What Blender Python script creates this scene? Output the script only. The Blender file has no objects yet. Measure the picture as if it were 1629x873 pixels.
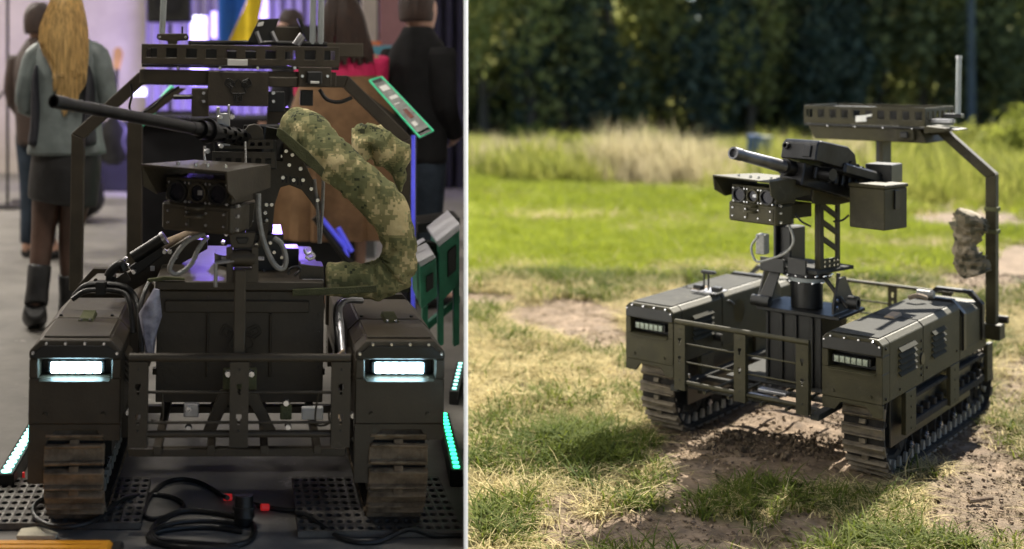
import bpy, bmesh, math, random
import numpy as np
from math import sin, cos, pi, radians, sqrt
from mathutils import Vector, Matrix, noise
random.seed(7); np.random.seed(7)
SC = bpy.context.scene
COL = SC.collection

# ------------------------------------------------------------------ camera
FPX, PX, PY, CAMZ = 1900.0, 500.0, 100.0, 1.8      # focal length and principal point in photo pixels
cam = bpy.data.cameras.new('camera'); camo = bpy.data.objects.new('camera', cam); COL.objects.link(camo)
cam.sensor_width = 36; cam.sensor_fit = 'HORIZONTAL'; cam.lens = FPX/1629*36
cam.shift_x = (814.5-PX)/1629; cam.shift_y = -(436.5-PY)/1629
cam.clip_start = .05; cam.clip_end = 2000
camo.location = (0, 0, CAMZ); camo.rotation_euler = (pi/2, 0, 0)
cam.dof.use_dof = True; cam.dof.focus_distance = 4.6; cam.dof.aperture_fstop = cam.lens/1000/.033
SC.camera = camo
# ------------------------------------------------------------------ sky and sun
sunvec = Vector((.60, .68, .80)).normalized()      # towards the sun
el = math.asin(sunvec.z); az = math.atan2(sunvec.x, sunvec.y)
w = bpy.data.worlds.new('World'); SC.world = w; w.use_nodes = True
nt = w.node_tree; sky = nt.nodes.new('ShaderNodeTexSky'); sky.sky_type = 'NISHITA'; sky.sun_disc = False
sky.sun_elevation = el; sky.sun_rotation = az; sky.air_density = .8; sky.dust_density = .3
nt.links.new(sky.outputs[0], nt.nodes['Background'].inputs[0]); nt.nodes['Background'].inputs[1].default_value = .05
sl = bpy.data.lights.new('sun', 'SUN'); sl.energy = 5.0; sl.angle = radians(.5); sl.color = (1, .93, .80)
so = bpy.data.objects.new('sun', sl); COL.objects.link(so); so.rotation_euler = sunvec.to_track_quat('Z', 'Y').to_euler()
SC.view_settings.view_transform = 'Standard'; SC.view_settings.look = 'None'; SC.view_settings.gamma = 1
SC.view_settings.exposure = 1.68

# ------------------------------------------------------------------ materials
def mat(name, col, rough=.55, metal=0., var=.25, scale=6., bump=.15, bscale=60., emis=None, estr=0, col2=None, spots=0, trans=0, stretch=None, wear=0, wearcol=None):
    m = bpy.data.materials.new(name); m.use_nodes = True; n = m.node_tree.nodes; l = m.node_tree.links
    b = n['Principled BSDF']; b.inputs['Roughness'].default_value = rough; b.inputs['Metallic'].default_value = metal
    tc = n.new('ShaderNodeTexCoord'); src = tc.outputs['Object']
    if stretch:
        mp = n.new('ShaderNodeMapping'); mp.inputs['Scale'].default_value = stretch; l.new(src, mp.inputs[0]); src = mp.outputs[0]
    nz = n.new('ShaderNodeTexNoise'); nz.inputs['Scale'].default_value = scale; nz.inputs['Detail'].default_value = 6; nz.inputs['Roughness'].default_value = .65
    l.new(src, nz.inputs['Vector'])
    mx = n.new('ShaderNodeMix'); mx.data_type = 'RGBA'
    c2 = col2 or tuple(min(1, c*(1+var)+.003) for c in col)
    mx.inputs[6].default_value = (*[c*(1-var) for c in col], 1) if not col2 else (*col, 1); mx.inputs[7].default_value = (*c2, 1)
    mr = n.new('ShaderNodeMapRange'); mr.inputs[1].default_value = .35; mr.inputs[2].default_value = .65
    l.new(nz.outputs[0], mr.inputs[0]); l.new(mr.outputs[0], mx.inputs[0]); out = mx.outputs[2]
    if wear:
        n2 = n.new('ShaderNodeTexNoise'); n2.inputs['Scale'].default_value = scale*2.7; n2.inputs['Detail'].default_value = 9; n2.inputs['Roughness'].default_value = .75
        l.new(src, n2.inputs['Vector']); r2 = n.new('ShaderNodeMapRange'); r2.inputs[1].default_value = .66-wear*.2; r2.inputs[2].default_value = .72
        l.new(n2.outputs[0], r2.inputs[0]); m2 = n.new('ShaderNodeMix'); m2.data_type = 'RGBA'; l.new(r2.outputs[0], m2.inputs[0])
        l.new(out, m2.inputs[6]); m2.inputs[7].default_value = (*(wearcol or (.3, .25, .2)), 1); out = m2.outputs[2]
    l.new(out, b.inputs['Base Color'])
    rr = n.new('ShaderNodeMapRange'); rr.inputs[3].default_value = max(.03, rough-.12); rr.inputs[4].default_value = min(1, rough+.15)
    l.new(nz.outputs[0], rr.inputs[0]); l.new(rr.outputs[0], b.inputs['Roughness'])
    if bump:
        bn = n.new('ShaderNodeTexNoise'); bn.inputs['Scale'].default_value = bscale; bn.inputs['Detail'].default_value = 4; l.new(src, bn.inputs['Vector'])
        bp = n.new('ShaderNodeBump'); bp.inputs['Strength'].default_value = bump; bp.inputs['Distance'].default_value = .01
        l.new(bn.outputs[0], bp.inputs['Height']); l.new(bp.outputs[0], b.inputs['Normal'])
    if rough > .66: b.inputs['Specular IOR Level'].default_value = .2
    if emis:
        b.inputs['Emission Color'].default_value = (*emis, 1); b.inputs['Emission Strength'].default_value = estr
    if trans:
        tr = n.new('ShaderNodeBsdfTranslucent'); l.new(out, tr.inputs[0]); ms = n.new('ShaderNodeMixShader'); ms.inputs[0].default_value = trans
        l.new(b.outputs[0], ms.inputs[1]); l.new(tr.outputs[0], ms.inputs[2]); l.new(ms.outputs[0], n['Material Output'].inputs[0])
    return m

def camo_mat(name, cols, cell=.011, nscale=9.):
    m = bpy.data.materials.new(name); m.use_nodes = True; n = m.node_tree.nodes; l = m.node_tree.links; b = n['Principled BSDF']
    tc = n.new('ShaderNodeTexCoord'); sn = n.new('ShaderNodeVectorMath'); sn.operation = 'SNAP'; sn.inputs[1].default_value = (cell,)*3
    l.new(tc.outputs['Object'], sn.inputs[0]); nz = n.new('ShaderNodeTexNoise'); nz.inputs['Scale'].default_value = nscale; nz.inputs['Detail'].default_value = 5; nz.inputs['Roughness'].default_value = .7
    l.new(sn.outputs[0], nz.inputs['Vector']); cr = n.new('ShaderNodeValToRGB'); cr.color_ramp.interpolation = 'CONSTANT'
    e = cr.color_ramp.elements; pos = [0, .40, .49, .56, .66][:len(cols)]
    e[0].color = (*cols[0], 1); e[0].position = 0; e[1].color = (*cols[1], 1); e[1].position = pos[1]
    for c, p in zip(cols[2:], pos[2:]): q = e.new(p); q.color = (*c, 1)
    l.new(nz.outputs[0], cr.inputs[0]); l.new(cr.outputs[0], b.inputs['Base Color']); b.inputs['Roughness'].default_value = .9
    bn = n.new('ShaderNodeTexNoise'); bn.inputs['Scale'].default_value = 22; bn.inputs['Detail'].default_value = 3; l.new(tc.outputs['Object'], bn.inputs['Vector'])
    bp = n.new('ShaderNodeBump'); bp.inputs['Strength'].default_value = .5; bp.inputs['Distance'].default_value = .02; l.new(bn.outputs[0], bp.inputs['Height']); l.new(bp.outputs[0], b.inputs['Normal'])
    return m

M = {}
M['olive_L'] = mat('olive_paint_indoor', (.046, .036, .023), .5, .1, .28, 5, .1, 90, wear=.2, wearcol=(.09, .08, .065))
M['olive_R'] = mat('olive_paint_field', (.031, .027, .0105), .6, 0, .35, 5, .12, 90, wear=.6, wearcol=(.055, .048, .033))
M['top_R'] = mat('olive_paint_dusty', (.036, .036, .033), .85, 0, .35, 7, .1, 90, wear=.4, wearcol=(.085, .078, .066))
M['louvre'] = mat('louvre_paint', (.034, .033, .024), .9, 0, .3, 7, .1, 90)
M['black'] = mat('black_paint', (.012, .012, .012), .4, .2, .3, 9, .05)
M['gun'] = mat('gun_steel', (.020, .020, .022), .33, .7, .3, 12, .05)
M['barrel_R'] = mat('gun_barrel_grey', (.10, .10, .11), .35, .6, .3, 12, .05)
M['rubber'] = mat('track_rubber', (.022, .020, .018), .85, 0, .4, 12, .5, 50, wear=.3, wearcol=(.075, .06, .045))
M['plate'] = mat('muddy_track_plate', (.19, .145, .098), .8, .1, .45, 14, .6, 50, wear=.7, wearcol=(.28, .22, .155))
M['plate_R'] = mat('dusty_track_plate', (.12, .098, .070), .65, .2, .4, 14, .5, 50, wear=.7, wearcol=(.14, .12, .09))
M['horn'] = mat('worn_steel_horn', (.30, .29, .26), .5, .5, .3, 20, .2)
M['bolt'] = mat('zinc_bolt', (.62, .62, .64), .25, .9, .1, 20, 0)
M['steel'] = mat('bare_steel', (.38, .38, .4), .35, .8, .15, 20, .1)
M['webbing'] = mat('olive_webbing', (.10, .105, .055), .85, 0, .2, 20, .5, 200)
M['tan'] = mat('tan_tab', (.30, .23, .16), .7, 0, .2, 20, .2)
M['led_on'] = mat('lit_led', (.9, .95, 1), .2, emis=(.50, .84, 1), estr=17, bump=0)
M['led_off'] = mat('clear_led_lens', (.20, .23, .19), .12, .3, .3, 40, .1)
M['glass'] = mat('dark_lens_glass', (.012, .012, .02), .06, .3, .1, 5, 0)
M['label'] = mat('white_label', (.72, .72, .70), .5, 0, .05, 8, 0)
M['cable'] = mat('black_cable', (.014, .014, .014), .4, 0, .2, 20, 0)
M['conduit'] = mat('grey_braided_cable', (.27, .27, .26), .45, .3, .2, 60, .4, 300)
M['white'] = mat('antenna_white', (.30, .33, .34), .4, 0, .1, 10, 0)
M['camo'] = camo_mat('camo_cloth_indoor', [(.045, .052, .026), (.16, .17, .075), (.30, .28, .13), (.64, .54, .29), (.52, .49, .26)], .0085, 9)
M['camo_R'] = camo_mat('camo_cloth_field', [(.03, .03, .02), (.08, .075, .05), (.16, .135, .09), (.24, .20, .14)], .02, 8)
M['mat_steel'] = mat('perforated_steel', (.135, .125, .112), .5, .5, .35, 8, .2, 60, wear=.3, wearcol=(.06, .045, .035))
M['bag'] = mat('clear_plastic_bag', (.30, .30, .38), .18, 0, .5, 14, .9, 25)

# ------------------------------------------------------------------ mesh helper
def catmull(pts, seg=6):
    P = [Vector(p) for p in pts]
    if len(P) < 3: return P
    Q = [P[0]*2-P[1]]+P+[P[-1]*2-P[-2]]; o = []
    for i in range(1, len(Q)-2):
        for k in range(seg):
            t = k/seg; a, b, c, d = Q[i-1:i+3]
            o.append(.5*((2*b)+(c-a)*t+(2*a-5*b+4*c-d)*t*t+(3*b-a-3*c+d)*t**3))
    return o+[P[-1]]

class B:
    def __init__(s, T=None): s.bm = bmesh.new(); s.T = T or Matrix.Identity(4)
    def v(s, p): return s.bm.verts.new(s.T @ Vector(p))
    def f(s, vs):
        try: return s.bm.faces.new(vs)
        except ValueError: return None
    def box(s, x0, x1, y0, y1, z0, z1):
        if x0 > x1: x0, x1 = x1, x0
        if y0 > y1: y0, y1 = y1, y0
        if z0 > z1: z0, z1 = z1, z0
        c = [s.v((x, y, z)) for z in (z0, z1) for y in (y0, y1) for x in (x0, x1)]
        for q in ((0, 2, 3, 1), (4, 5, 7, 6), (0, 1, 5, 4), (2, 6, 7, 3), (0, 4, 6, 2), (1, 3, 7, 5)): s.f([c[i] for i in q])
        return s
    def prism(s, poly, ax, a, b):
        def P(u, v, h): return {'x': (h, u, v), 'y': (u, h, v), 'z': (u, v, h)}[ax]
        A = [s.v(P(u, v, a)) for u, v in poly]; C = [s.v(P(u, v, b)) for u, v in poly]; n = len(poly)
        s.f(A); s.f(C[::-1])
        for i in range(n): s.f([A[i], C[i], C[(i+1) % n], A[(i+1) % n]])
        return s
    def hull(s, A, C):                       # two matching 3D loops joined
        a = [s.v(p) for p in A]; c = [s.v(p) for p in C]; n = len(A)
        s.f(a); s.f(c[::-1])
        for i in range(n): s.f([a[i], c[i], c[(i+1) % n], a[(i+1) % n]])
        return s
    def cyl(s, p0, p1, r0, r1=None, n=12, cap=True):
        r1 = r0 if r1 is None else r1
        p0 = Vector(p0); p1 = Vector(p1); d = (p1-p0).normalized(); u = d.orthogonal().normalized(); w_ = d.cross(u)
        R = [[s.v(p+r*(u*cos(2*pi*i/n)+w_*sin(2*pi*i/n))) for i in range(n)] for p, r in ((p0, r0), (p1, r1))]
        for i in range(n): s.f([R[0][i], R[0][(i+1) % n], R[1][(i+1) % n], R[1][i]])
        if cap: s.f(R[0][::-1]); s.f(R[1])
        return s
    def pipe(s, p0, p1, ro, ri, n=20):       # hollow tube
        p0 = Vector(p0); p1 = Vector(p1); d = (p1-p0).normalized(); u = d.orthogonal().normalized(); w_ = d.cross(u)
        R = [[s.v(p+r*(u*cos(2*pi*i/n)+w_*sin(2*pi*i/n))) for i in range(n)] for p, r in ((p0, ri), (p0, ro), (p1, ro), (p1, ri))]
        for k in range(4):
            for i in range(n): s.f([R[k][i], R[k][(i+1) % n], R[(k+1) % 4][(i+1) % n], R[(k+1) % 4][i]])
        return s
    def loft(s, C, R, n=16, up=None, jit=0, seed=0):  # C centres, R radii (r or (ra, rb))
        C = [Vector(c) for c in C]; prev = None; rings = []
        for i, c in enumerate(C):
            d = (C[min(i+1, len(C)-1)]-C[max(i-1, 0)]).normalized()
            if prev is None: u = (Vector(up) if up else d.orthogonal()); u = (u-d*u.dot(d)).normalized()
            else: u = (prev-d*prev.dot(d)).normalized()
            prev = u; w_ = d.cross(u); r = R[i] if isinstance(R[i], tuple) else (R[i], R[i]); ring = []
            for k in range(n):
                a = 2*pi*k/n; q = u*cos(a)*r[0]+w_*sin(a)*r[1]
                if jit: q = q*(1+jit*noise.noise((c+q)*7+Vector((seed, 0, 0)))+jit*.5*noise.noise((c+q)*23))
                ring.append(s.v(c+q))
            rings.append(ring)
        for A, C2 in zip(rings, rings[1:]):
            for k in range(n): s.f([A[k], A[(k+1) % n], C2[(k+1) % n], C2[k]])
        s.f(rings[0][::-1]); s.f(rings[-1]); return s
    def tube(s, pts, r, n=8, seg=6, smooth=True):
        P = catmull(pts, seg) if smooth else [Vector(p) for p in pts]
        return s.loft(P, [r]*len(P), n)
    def grid(s, us, vs, holes, h0, h1, F=None):   # plate with rectangular holes; F maps (u, v, h) to a point
        F = F or (lambda u, v, h: (u, h, v)); V = {}
        def g(i, j, k):
            if (i, j, k) not in V: V[i, j, k] = s.v(F(us[i], vs[j], (h0, h1)[k]))
            return V[i, j, k]
        nu, nv = len(us)-1, len(vs)-1; fill = lambda i, j: 0 <= i < nu and 0 <= j < nv and (i, j) not in holes
        for i in range(nu):
            for j in range(nv):
                if not fill(i, j): continue
                s.f([g(i, j, 0), g(i+1, j, 0), g(i+1, j+1, 0), g(i, j+1, 0)]); s.f([g(i, j, 1), g(i, j+1, 1), g(i+1, j+1, 1), g(i+1, j, 1)])
                if not fill(i-1, j): s.f([g(i, j, 0), g(i, j+1, 0), g(i, j+1, 1), g(i, j, 1)])
                if not fill(i+1, j): s.f([g(i+1, j, 0), g(i+1, j, 1), g(i+1, j+1, 1), g(i+1, j+1, 0)])
                if not fill(i, j-1): s.f([g(i, j, 0), g(i, j, 1), g(i+1, j, 1), g(i+1, j, 0)])
                if not fill(i, j+1): s.f([g(i, j+1, 0), g(i+1, j+1, 0), g(i+1, j+1, 1), g(i, j+1, 1)])
        return s
    def out(s, name, m, parent=None, smooth=False, bev=0, kind=None, label=None):
        bmesh.ops.recalc_face_normals(s.bm, faces=s.bm.faces)
        me = bpy.data.meshes.new(name); s.bm.to_mesh(me); s.bm.free(); me.materials.append(M[m] if isinstance(m, str) else m)
        if smooth:
            me.polygons.foreach_set('use_smooth', [True]*len(me.polygons))
            try: me.set_sharp_from_angle(angle=radians(45))
            except Exception: pass
        o = bpy.data.objects.new(name, me); COL.objects.link(o); o.parent = parent
        if bev:
            md = o.modifiers.new('bevel', 'BEVEL'); md.width = bev; md.segments = 1; md.limit_method = 'ANGLE'; md.angle_limit = radians(40)
        if kind: o['kind'] = kind
        if label: o['label'] = label
        return o

def tag(o, label, cat, group=None):
    o['label'] = label; o['category'] = cat
    if group: o['group'] = group
    return o
def thing(name, label, cat, loc=(0, 0, 0), rz=0, group=None):
    o = bpy.data.objects.new(name, None); COL.objects.link(o); o.location = loc; o.rotation_euler = (0, 0, rz); o.empty_display_size = .1
    return tag(o, label, cat, group)
def rep(o, parent, M4):                      # copy sharing mesh data
    c = o.copy(); COL.objects.link(c); c.parent = parent; c.matrix_local = M4; return c

# photo pixel + distance (metres ahead of the camera) -> place in the world
def at(px, py, Y): return Vector(((px-PX)/FPX*Y, Y, CAMZ+(PY-py)/FPX*Y))

# ------------------------------------------------------------------ the two vehicles' places
def RM(yaw, roll): return (Matrix.Rotation(radians(roll), 3, 'Y') @ Matrix.Rotation(radians(yaw), 3, 'Z'))
KL, KR = 1.1, .95
POSE = {'L': (RM(3.34, .94), Vector((-.235, 3.599, -1.398)), KL), 'R': (RM(-44.05, 0), Vector((2.039, 5.664, -1.889)), KR)}
def VV(s, px, py, v, ax='y'):                # photo pixel + a vehicle plane -> vehicle coordinates
    R, t, k = POSE[s]; d = R.transposed() @ Vector(((px-PX)/FPX, 1, (PY-py)/FPX)); o = -(R.transposed() @ t)
    i = 'xyz'.index(ax); q = (v-o[i])/d[i]; return o+d*q
def world(s, p): R, t, k = POSE[s]; return (R @ Vector(p)+t)*k+Vector((0, 0, CAMZ))
def place(o, s, p=(0, 0, 0)):
    R, t, k = POSE[s]; o.matrix_world = Matrix.Translation(world(s, p)) @ R.to_4x4() @ Matrix.Scale(k, 4)

M['olive_R'].node_tree.nodes['Principled BSDF'].inputs['Specular IOR Level'].default_value = .35
def bolts(parent, pts, ax='y', r=.006, h=.005, m='bolt'):
    b = B()
    for p in pts:
        p = Vector(p); d = {'x': Vector((1, 0, 0)), 'y': Vector((0, -1, 0)), 'z': Vector((0, 0, 1)), '-x': Vector((-1, 0, 0))}[ax] if isinstance(ax, str) else Vector(ax)
        b.cyl(p-d*.003, p+d*h, r, r*.75, 6)
    return b.out('bolt', m, parent, kind='stuff')

# ---- tracks ---------------------------------------------------------------
def plate_mesh(wd, pitch, m):
    b = B(); h = wd/2; q = .40 if m == 'plate' else .34
    b.box(-h, h, -pitch*q, pitch*q, -.012, .0)
    for y in (-pitch*(q-.08), pitch*(q-.10)): b.prism([(y-.007, 0), (y+.007, 0), (y+.003, .016), (y-.003, .016)], 'x', -h+.004, h-.004)
    b.box(-.014, .014, pitch*.42, pitch*.70, -.012, .006)
    return b.out('track_plate', m, None, bev=.002)
def horn_mesh():
    b = B(); b.prism([(-.018, -.012), (.016, -.012), (.008, -.060), (-.008, -.056)], 'x', -.007, .007)
    return b.out('guide_horn', 'horn', None)
def track(root, x0, x1, D, pm, hm):
    r1, y1, y2, r2, top = D['wr'], D['wy'], D['wy2'], D['wr2'], D['ttop']
    L = []                                    # path in (y, z), clockwise seen from +x: front -> bottom -> rear -> top
    def arc(cy, cz, r, a0, a1, n=24): return [(cy+r*cos(a0+(a1-a0)*i/n), cz+r*sin(a0+(a1-a0)*i/n)) for i in range(n+1)]
    L += arc(y1, r1, r1, radians(100), radians(270)); L += arc(y2, r2, r2, radians(-90), radians(80))
    L.append(L[0]); seg = [0]
    for a, c in zip(L, L[1:]): seg.append(seg[-1]+math.dist(a, c))
    tot = seg[-1]; n = round(tot/(.070 if D is DL else .083)); pitch = tot/n; xc = (x0+x1)/2
    belt = B(); P = []
    def at_s(q):
        q %= tot; i = max(j for j in range(len(seg)) if seg[j] <= q+1e-9); i = min(i, len(L)-2); t = (q-seg[i])/max(1e-9, seg[i+1]-seg[i])
        return (L[i][0]+(L[i+1][0]-L[i][0])*t, L[i][1]+(L[i+1][1]-L[i][1])*t)
    K = 90; outer = [at_s(tot*i/K) for i in range(K)]
    cyc, czc = (y1+y2)/2, .15
    inn = []
    for i in range(K):
        a = outer[i-1]; c = outer[(i+1) % K]; d = Vector((c[0]-a[0], c[1]-a[1])).normalized(); nn = Vector((-d.y, d.x)); inn.append((outer[i][0]+nn.x*.016, outer[i][1]+nn.y*.016))
    A = [[belt.v((x, *q)) for q in L2] for L2 in (outer, inn) for x in (x0+.008, x1-.008)]
    for i in range(K):
        j = (i+1) % K
        belt.f([A[0][i], A[0][j], A[1][j], A[1][i]]); belt.f([A[2][i], A[3][i], A[3][j], A[2][j]])
        belt.f([A[0][i], A[2][i], A[2][j], A[0][j]]); belt.f([A[1][i], A[1][j], A[3][j], A[3][i]])
    tk = belt.out('track', 'rubber', root, smooth=True)
    pl = pm; hn = hm
    for i in range(n):
        q0 = at_s(pitch*i-.01); q1 = at_s(pitch*i+.01); d = Vector((0, q1[0]-q0[0], q1[1]-q0[1])).normalized(); p = at_s(pitch*i)
        nn = d.cross(Vector((1, 0, 0))); nn = -nn if nn.dot(Vector((0, p[0]-cyc, p[1]-czc))) < 0 else nn
        R = Matrix((Vector((1, 0, 0)), d, nn)).transposed()
        jt = Matrix.Rotation(random.uniform(-.02, .02), 3, 'Z')
        m4 = Matrix.Translation(Vector((xc, p[0], p[1]))+nn*.012) @ (R @ jt).to_4x4()
        if i == 0 and pl.parent is None: pl.parent = tk; pl.matrix_local = m4
        else: rep(pl, tk, m4)
        for dx in (-.060, .060):
            mh = Matrix.Translation(Vector((xc+dx, p[0], p[1]))+nn*.0) @ R.to_4x4()
            if hn.parent is None: hn.parent = tk; hn.matrix_local = mh
            else: rep(hn, tk, mh)
    def wheel(name, y, r, spokes):
        b = B(); b.pipe((x0+.045, y[0], y[1]), (x1-.045, y[0], y[1]), r, r*.78, 28); b.cyl((x0+.035, y[0], y[1]), (x1-.035, y[0], y[1]), r*.3, n=16)
        for k in range(spokes):
            a = 2*pi*k/spokes; b.cyl((x1-.06, y[0], y[1]), (x1-.06, y[0]+cos(a)*r*.85, y[1]+sin(a)*r*.85), r*.11, n=6); b.cyl((x0+.06, y[0], y[1]), (x0+.06, y[0]+cos(a)*r*.85, y[1]+sin(a)*r*.85), r*.11, n=6)
        w_ = b.out(name, 'rubber', root, smooth=True)
        bolts(w_, [(x1-.033, y[0]+cos(a)*r*.2, y[1]+sin(a)*r*.2) for a in (0, 1.57, 3.14, 4.71)], 'x', .008, .006); return w_
    wheel('front_sprocket', (y1, r1), r1-.03, 6); wheel('rear_idler', (y2, r2), r2-.03, 6)
    k = 5
    for i in range(k): wheel('road_wheel', (y1+.22+(y2-y1-.4)*i/(k-1), .075), .058, 5)

# ---- hull pods --------------------------------------------------------------
def pod(root, sgn, D, lit, m, mt, side):
    h = .625; w_ = D['w']; c = D['c']; T, Bz, Y1, Y2, Y3 = D['T'], D['B'], D['Y1'], D['Y2'], D['Y3']
    xo, xi = sgn*h, sgn*(h-w_); lo, hi = min(xo, xi), max(xo, xi)
    def sect(top, ch, bz): return [(lo, bz), (hi, bz), (hi, top-ch), (hi-ch, top), (lo+ch, top), (lo, top-ch)]
    rz0, rz1 = D['rz']; g = .028; fy = .09
    b = B(); b.prism([(lo, rz1), (hi, rz1), (hi, T-c), (hi-c, T), (lo+c, T), (lo, T-c)], 'y', 0, fy)
    b.box(lo, hi, 0, fy, Bz, rz0); b.box(lo, lo+g, 0, fy, rz0, rz1); b.box(hi-g, hi, 0, fy, rz0, rz1)
    b.out('front_housing', m, root, bev=.003)
    b = B(); b.prism(sect(T, c, Bz), 'y', fy+.001, Y1-.004); b.out('front_hood', m, root, bev=.003)
    b = B(); b.prism(sect(T+.002, c, Bz), 'y', Y1+.004, Y2); b.out('middle_hood', m, root, bev=.003)
    # lids are separate top plates
    for a, e in ((.03, Y1-.006), (Y1+.006, Y2-.004)):
        b = B(); b.box(lo+c+.004, hi-c-.004, a, e, T+.0022, T+.0055); b.out('lid', mt, root, bev=.0015)
    b = B(); t2 = T-.045; b.prism(sect(t2, c, Bz+.03), 'y', Y2+.02, Y3-.02); b.out('rear_box', m, root, bev=.003)
    b = B(); b.box(lo-.001 if sgn < 0 else lo, hi if sgn < 0 else hi+.001, Y2+.001, Y3, Bz+.002, Bz+.05); b.out('rear_sill', m, root, bev=.002)
    for y in (Y2+.05, Y3-.09):                # bent guard straps over the rear box
        s1 = .012
        p = [(hi+s1, Bz+.05), (hi+s1, T-.05), (hi-.045, T+.015), (lo+.045, T+.015), (lo-s1, T-.05), (lo-s1, Bz+.05)]
        q = [(x+(-.018 if x > (lo+hi)/2 else .018), z-(.018 if z > T-.03 else .004)) for x, z in p]
        b = B()
        for i in range(5): b.hull([(p[i][0], y-.02, p[i][1]), (p[i+1][0], y-.02, p[i+1][1]), (q[i+1][0], y-.02, q[i+1][1]), (q[i][0], y-.02, q[i][1])], [(p[i][0], y+.02, p[i][1]), (p[i+1][0], y+.02, p[i+1][1]), (q[i+1][0], y+.02, q[i+1][1]), (q[i][0], y+.02, q[i][1])])
        b.out('guard_strap', 'black' if side == 'R' else m, root)
    # visor plate
    z0 = rz1+.004
    b = B(); b.prism([(lo+.004, z0), (hi-.004, z0), (hi-.004, T-c-.012), (hi-c-.008, T-.016), (lo+c+.008, T-.016), (lo+.004, T-c-.012)], 'y', -.006, -.0005)
    b.out('visor_plate', 'black', root, bev=.001)
    xs = np.linspace(lo+c+.018, hi-c-.018, 4)
    bolts(root, [(x, -.004, T-.010) for x in xs]+[(lo+.012, -.004, T-c-.006), (hi-.012, -.004, T-c-.006)], 'y', .0055, .006)
    bolts(root, [(lo+.05, -.001, Bz+.03), (hi-.05, -.001, Bz+.03)], 'y', .008, .006, m)
    B().box(lo+g+.001, hi-g-.001, .071, .089, rz0+.001, rz1-.001).out('recess_back', 'black', root)
    # headlight
    B().hull([(lo+g, -.001, rz0), (hi-g, -.001, rz0), (hi-g, -.001, rz0-.004), (lo+g, -.001, rz0-.004)], [(lo+g+.006, -.016, rz0-.005), (hi-g-.006, -.016, rz0-.005), (hi-g-.006, -.016, rz0-.009), (lo+g+.006, -.016, rz0-.009)]).out('headlight_lip', m, root)
    zc = (rz0+rz1)/2-.002; hw = .075; xc = (lo+hi)/2 + (.0 if side == 'L' else -.012)
    b = B(); b.box(xc-hw-.01, xc+hw+.01, .028, .07, zc-.019, zc+.019); hl = b.out('headlight', 'black', root, bev=.003)
    src = None
    for i in range(6):
        x = xc-hw+(i+.5)*2*hw/6
        if src is None:
            b = B(); b.box(-hw/6+.0008, hw/6-.0008, .018, .0275, -.016, .016); src = b.out('led_cell', 'led_on' if lit else 'led_off', hl, bev=.003); src.location = (x, 0, zc)
        else: rep(src, hl, Matrix.Translation((x, 0, zc)))
    # lower fascia with the track cut-out
    lowL, lowR = D['legs']                    # leg depth under the left and right end of this face
    a, e = lo+.055, hi-.045
    b = B(); b.prism([(lo, Bz-.001), (lo, Bz-lowL), (a, Bz-lowL), (a, Bz-.055), (a+.025, Bz-.018), (e-.025, Bz-.018), (e, Bz-.055), (e, Bz-lowR), (hi, Bz-lowR), (hi, Bz-.001)], 'y', .003, .02)
    b.out('fender_plate', m, root, bev=.0015)
    # side skirt legs, beams
    for y0, y1 in D['cols']:
        for xx in (xo, xi):
            s_ = sgn if xx == xo else -sgn
            b = B(); b.box(xx-s_*.02, xx+s_*.001, y0, y1, .19, Bz-.001); o = b.out('side_leg', m, root, bev=.002)
            yc = (y0+y1)/2
            bolts(o, [(xx+s_*.001, yc, z) for z in np.linspace(.21, Bz-.03, 4)], 'x' if s_ > 0 else '-x', .006, .003, 'black')
    b = B(); b.box(lo+.05, hi-.05, .25, Y3-.1, .13, Bz-.01); b.out('bogie_frame', 'black', root, bev=.004)
    cs = D['cols']
    for (a0, a1), (b0, b1) in zip(cs, cs[1:]):
        for z, rr in ((.21, .016), (Bz-.055, .009)):
            b = B(); b.box(xo-sgn*.045, xo-sgn*.012, a1+.002, b0-.002, z-rr, z+rr); b.out('bogie_beam', 'rubber', root, bev=.003)
        for k in range(5):
            yy = a1+(b0-a1)*(k+.5)/5
            bb = B(); bb.box(xo-sgn*.05, xo-sgn*.02, yy-.014, yy+.014, .225, .262); bb.out('suspension_block', 'rubber', root, bev=.004)
    # louvres
    def louv(ya, yb, za, zb, xx, s_):
        n = 5
        for i in range(n):
            z = za+(zb-za)*i/(n-1); t = B(); y0_, y1_ = ya, yb
            t.prism([(xx+s_*.0005, z+.012), (xx+s_*.016, z-.006), (xx+s_*.013, z-.010), (xx+s_*.0005, z+.004)], 'y', y0_, y1_)
            t.out('louvre', 'louvre' if side == 'R' else m, root, bev=.001)
    top = T-.075
    louv(Y1*.37, Y1*.78, Bz+.10, top, xo, sgn); louv(Y1*.37, Y1*.78, Bz+.10, top, xi, -sgn)
    louv(Y1+.12, Y1+.31, Bz+.10, top, xo, sgn)
    b = B(); b.cyl((xo-sgn*.002, Y1-.02, Bz+.115), (xo+sgn*.006, Y1-.02, Bz+.115), .028, n=20); b.out('side_latch', 'black', root)
    bolts(root, [(xo, Y1-.03, Bz+z) for z in (.04, .07, .16, .2)]+[(xo, Y1+.05, Bz+.06), (xo, Y2-.05, Bz+.06), (xo, .22, Bz+.03), (xo, .04, T-c-.02), (xo, .04, Bz+.02)], 'x' if sgn > 0 else '-x', .008, .006, 'black')
    # hinge tab across the lids
    b = B(); b.hull([(sgn*.49-.025, Y1-.05, T+.006), (sgn*.49+.025, Y1-.05, T+.006), (sgn*.49+.025, Y1+.05, T+.006), (sgn*.49-.025, Y1+.05, T+.006)],
                    [(sgn*.49-.02, Y1-.045, T+.014), (sgn*.49+.02, Y1-.045, T+.014), (sgn*.49+.02, Y1+.05, T+.02), (sgn*.49-.02, Y1+.05, T+.02)])
    tb = b.out('lid_tab', 'webbing' if side == 'L' else 'tan', root)
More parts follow.
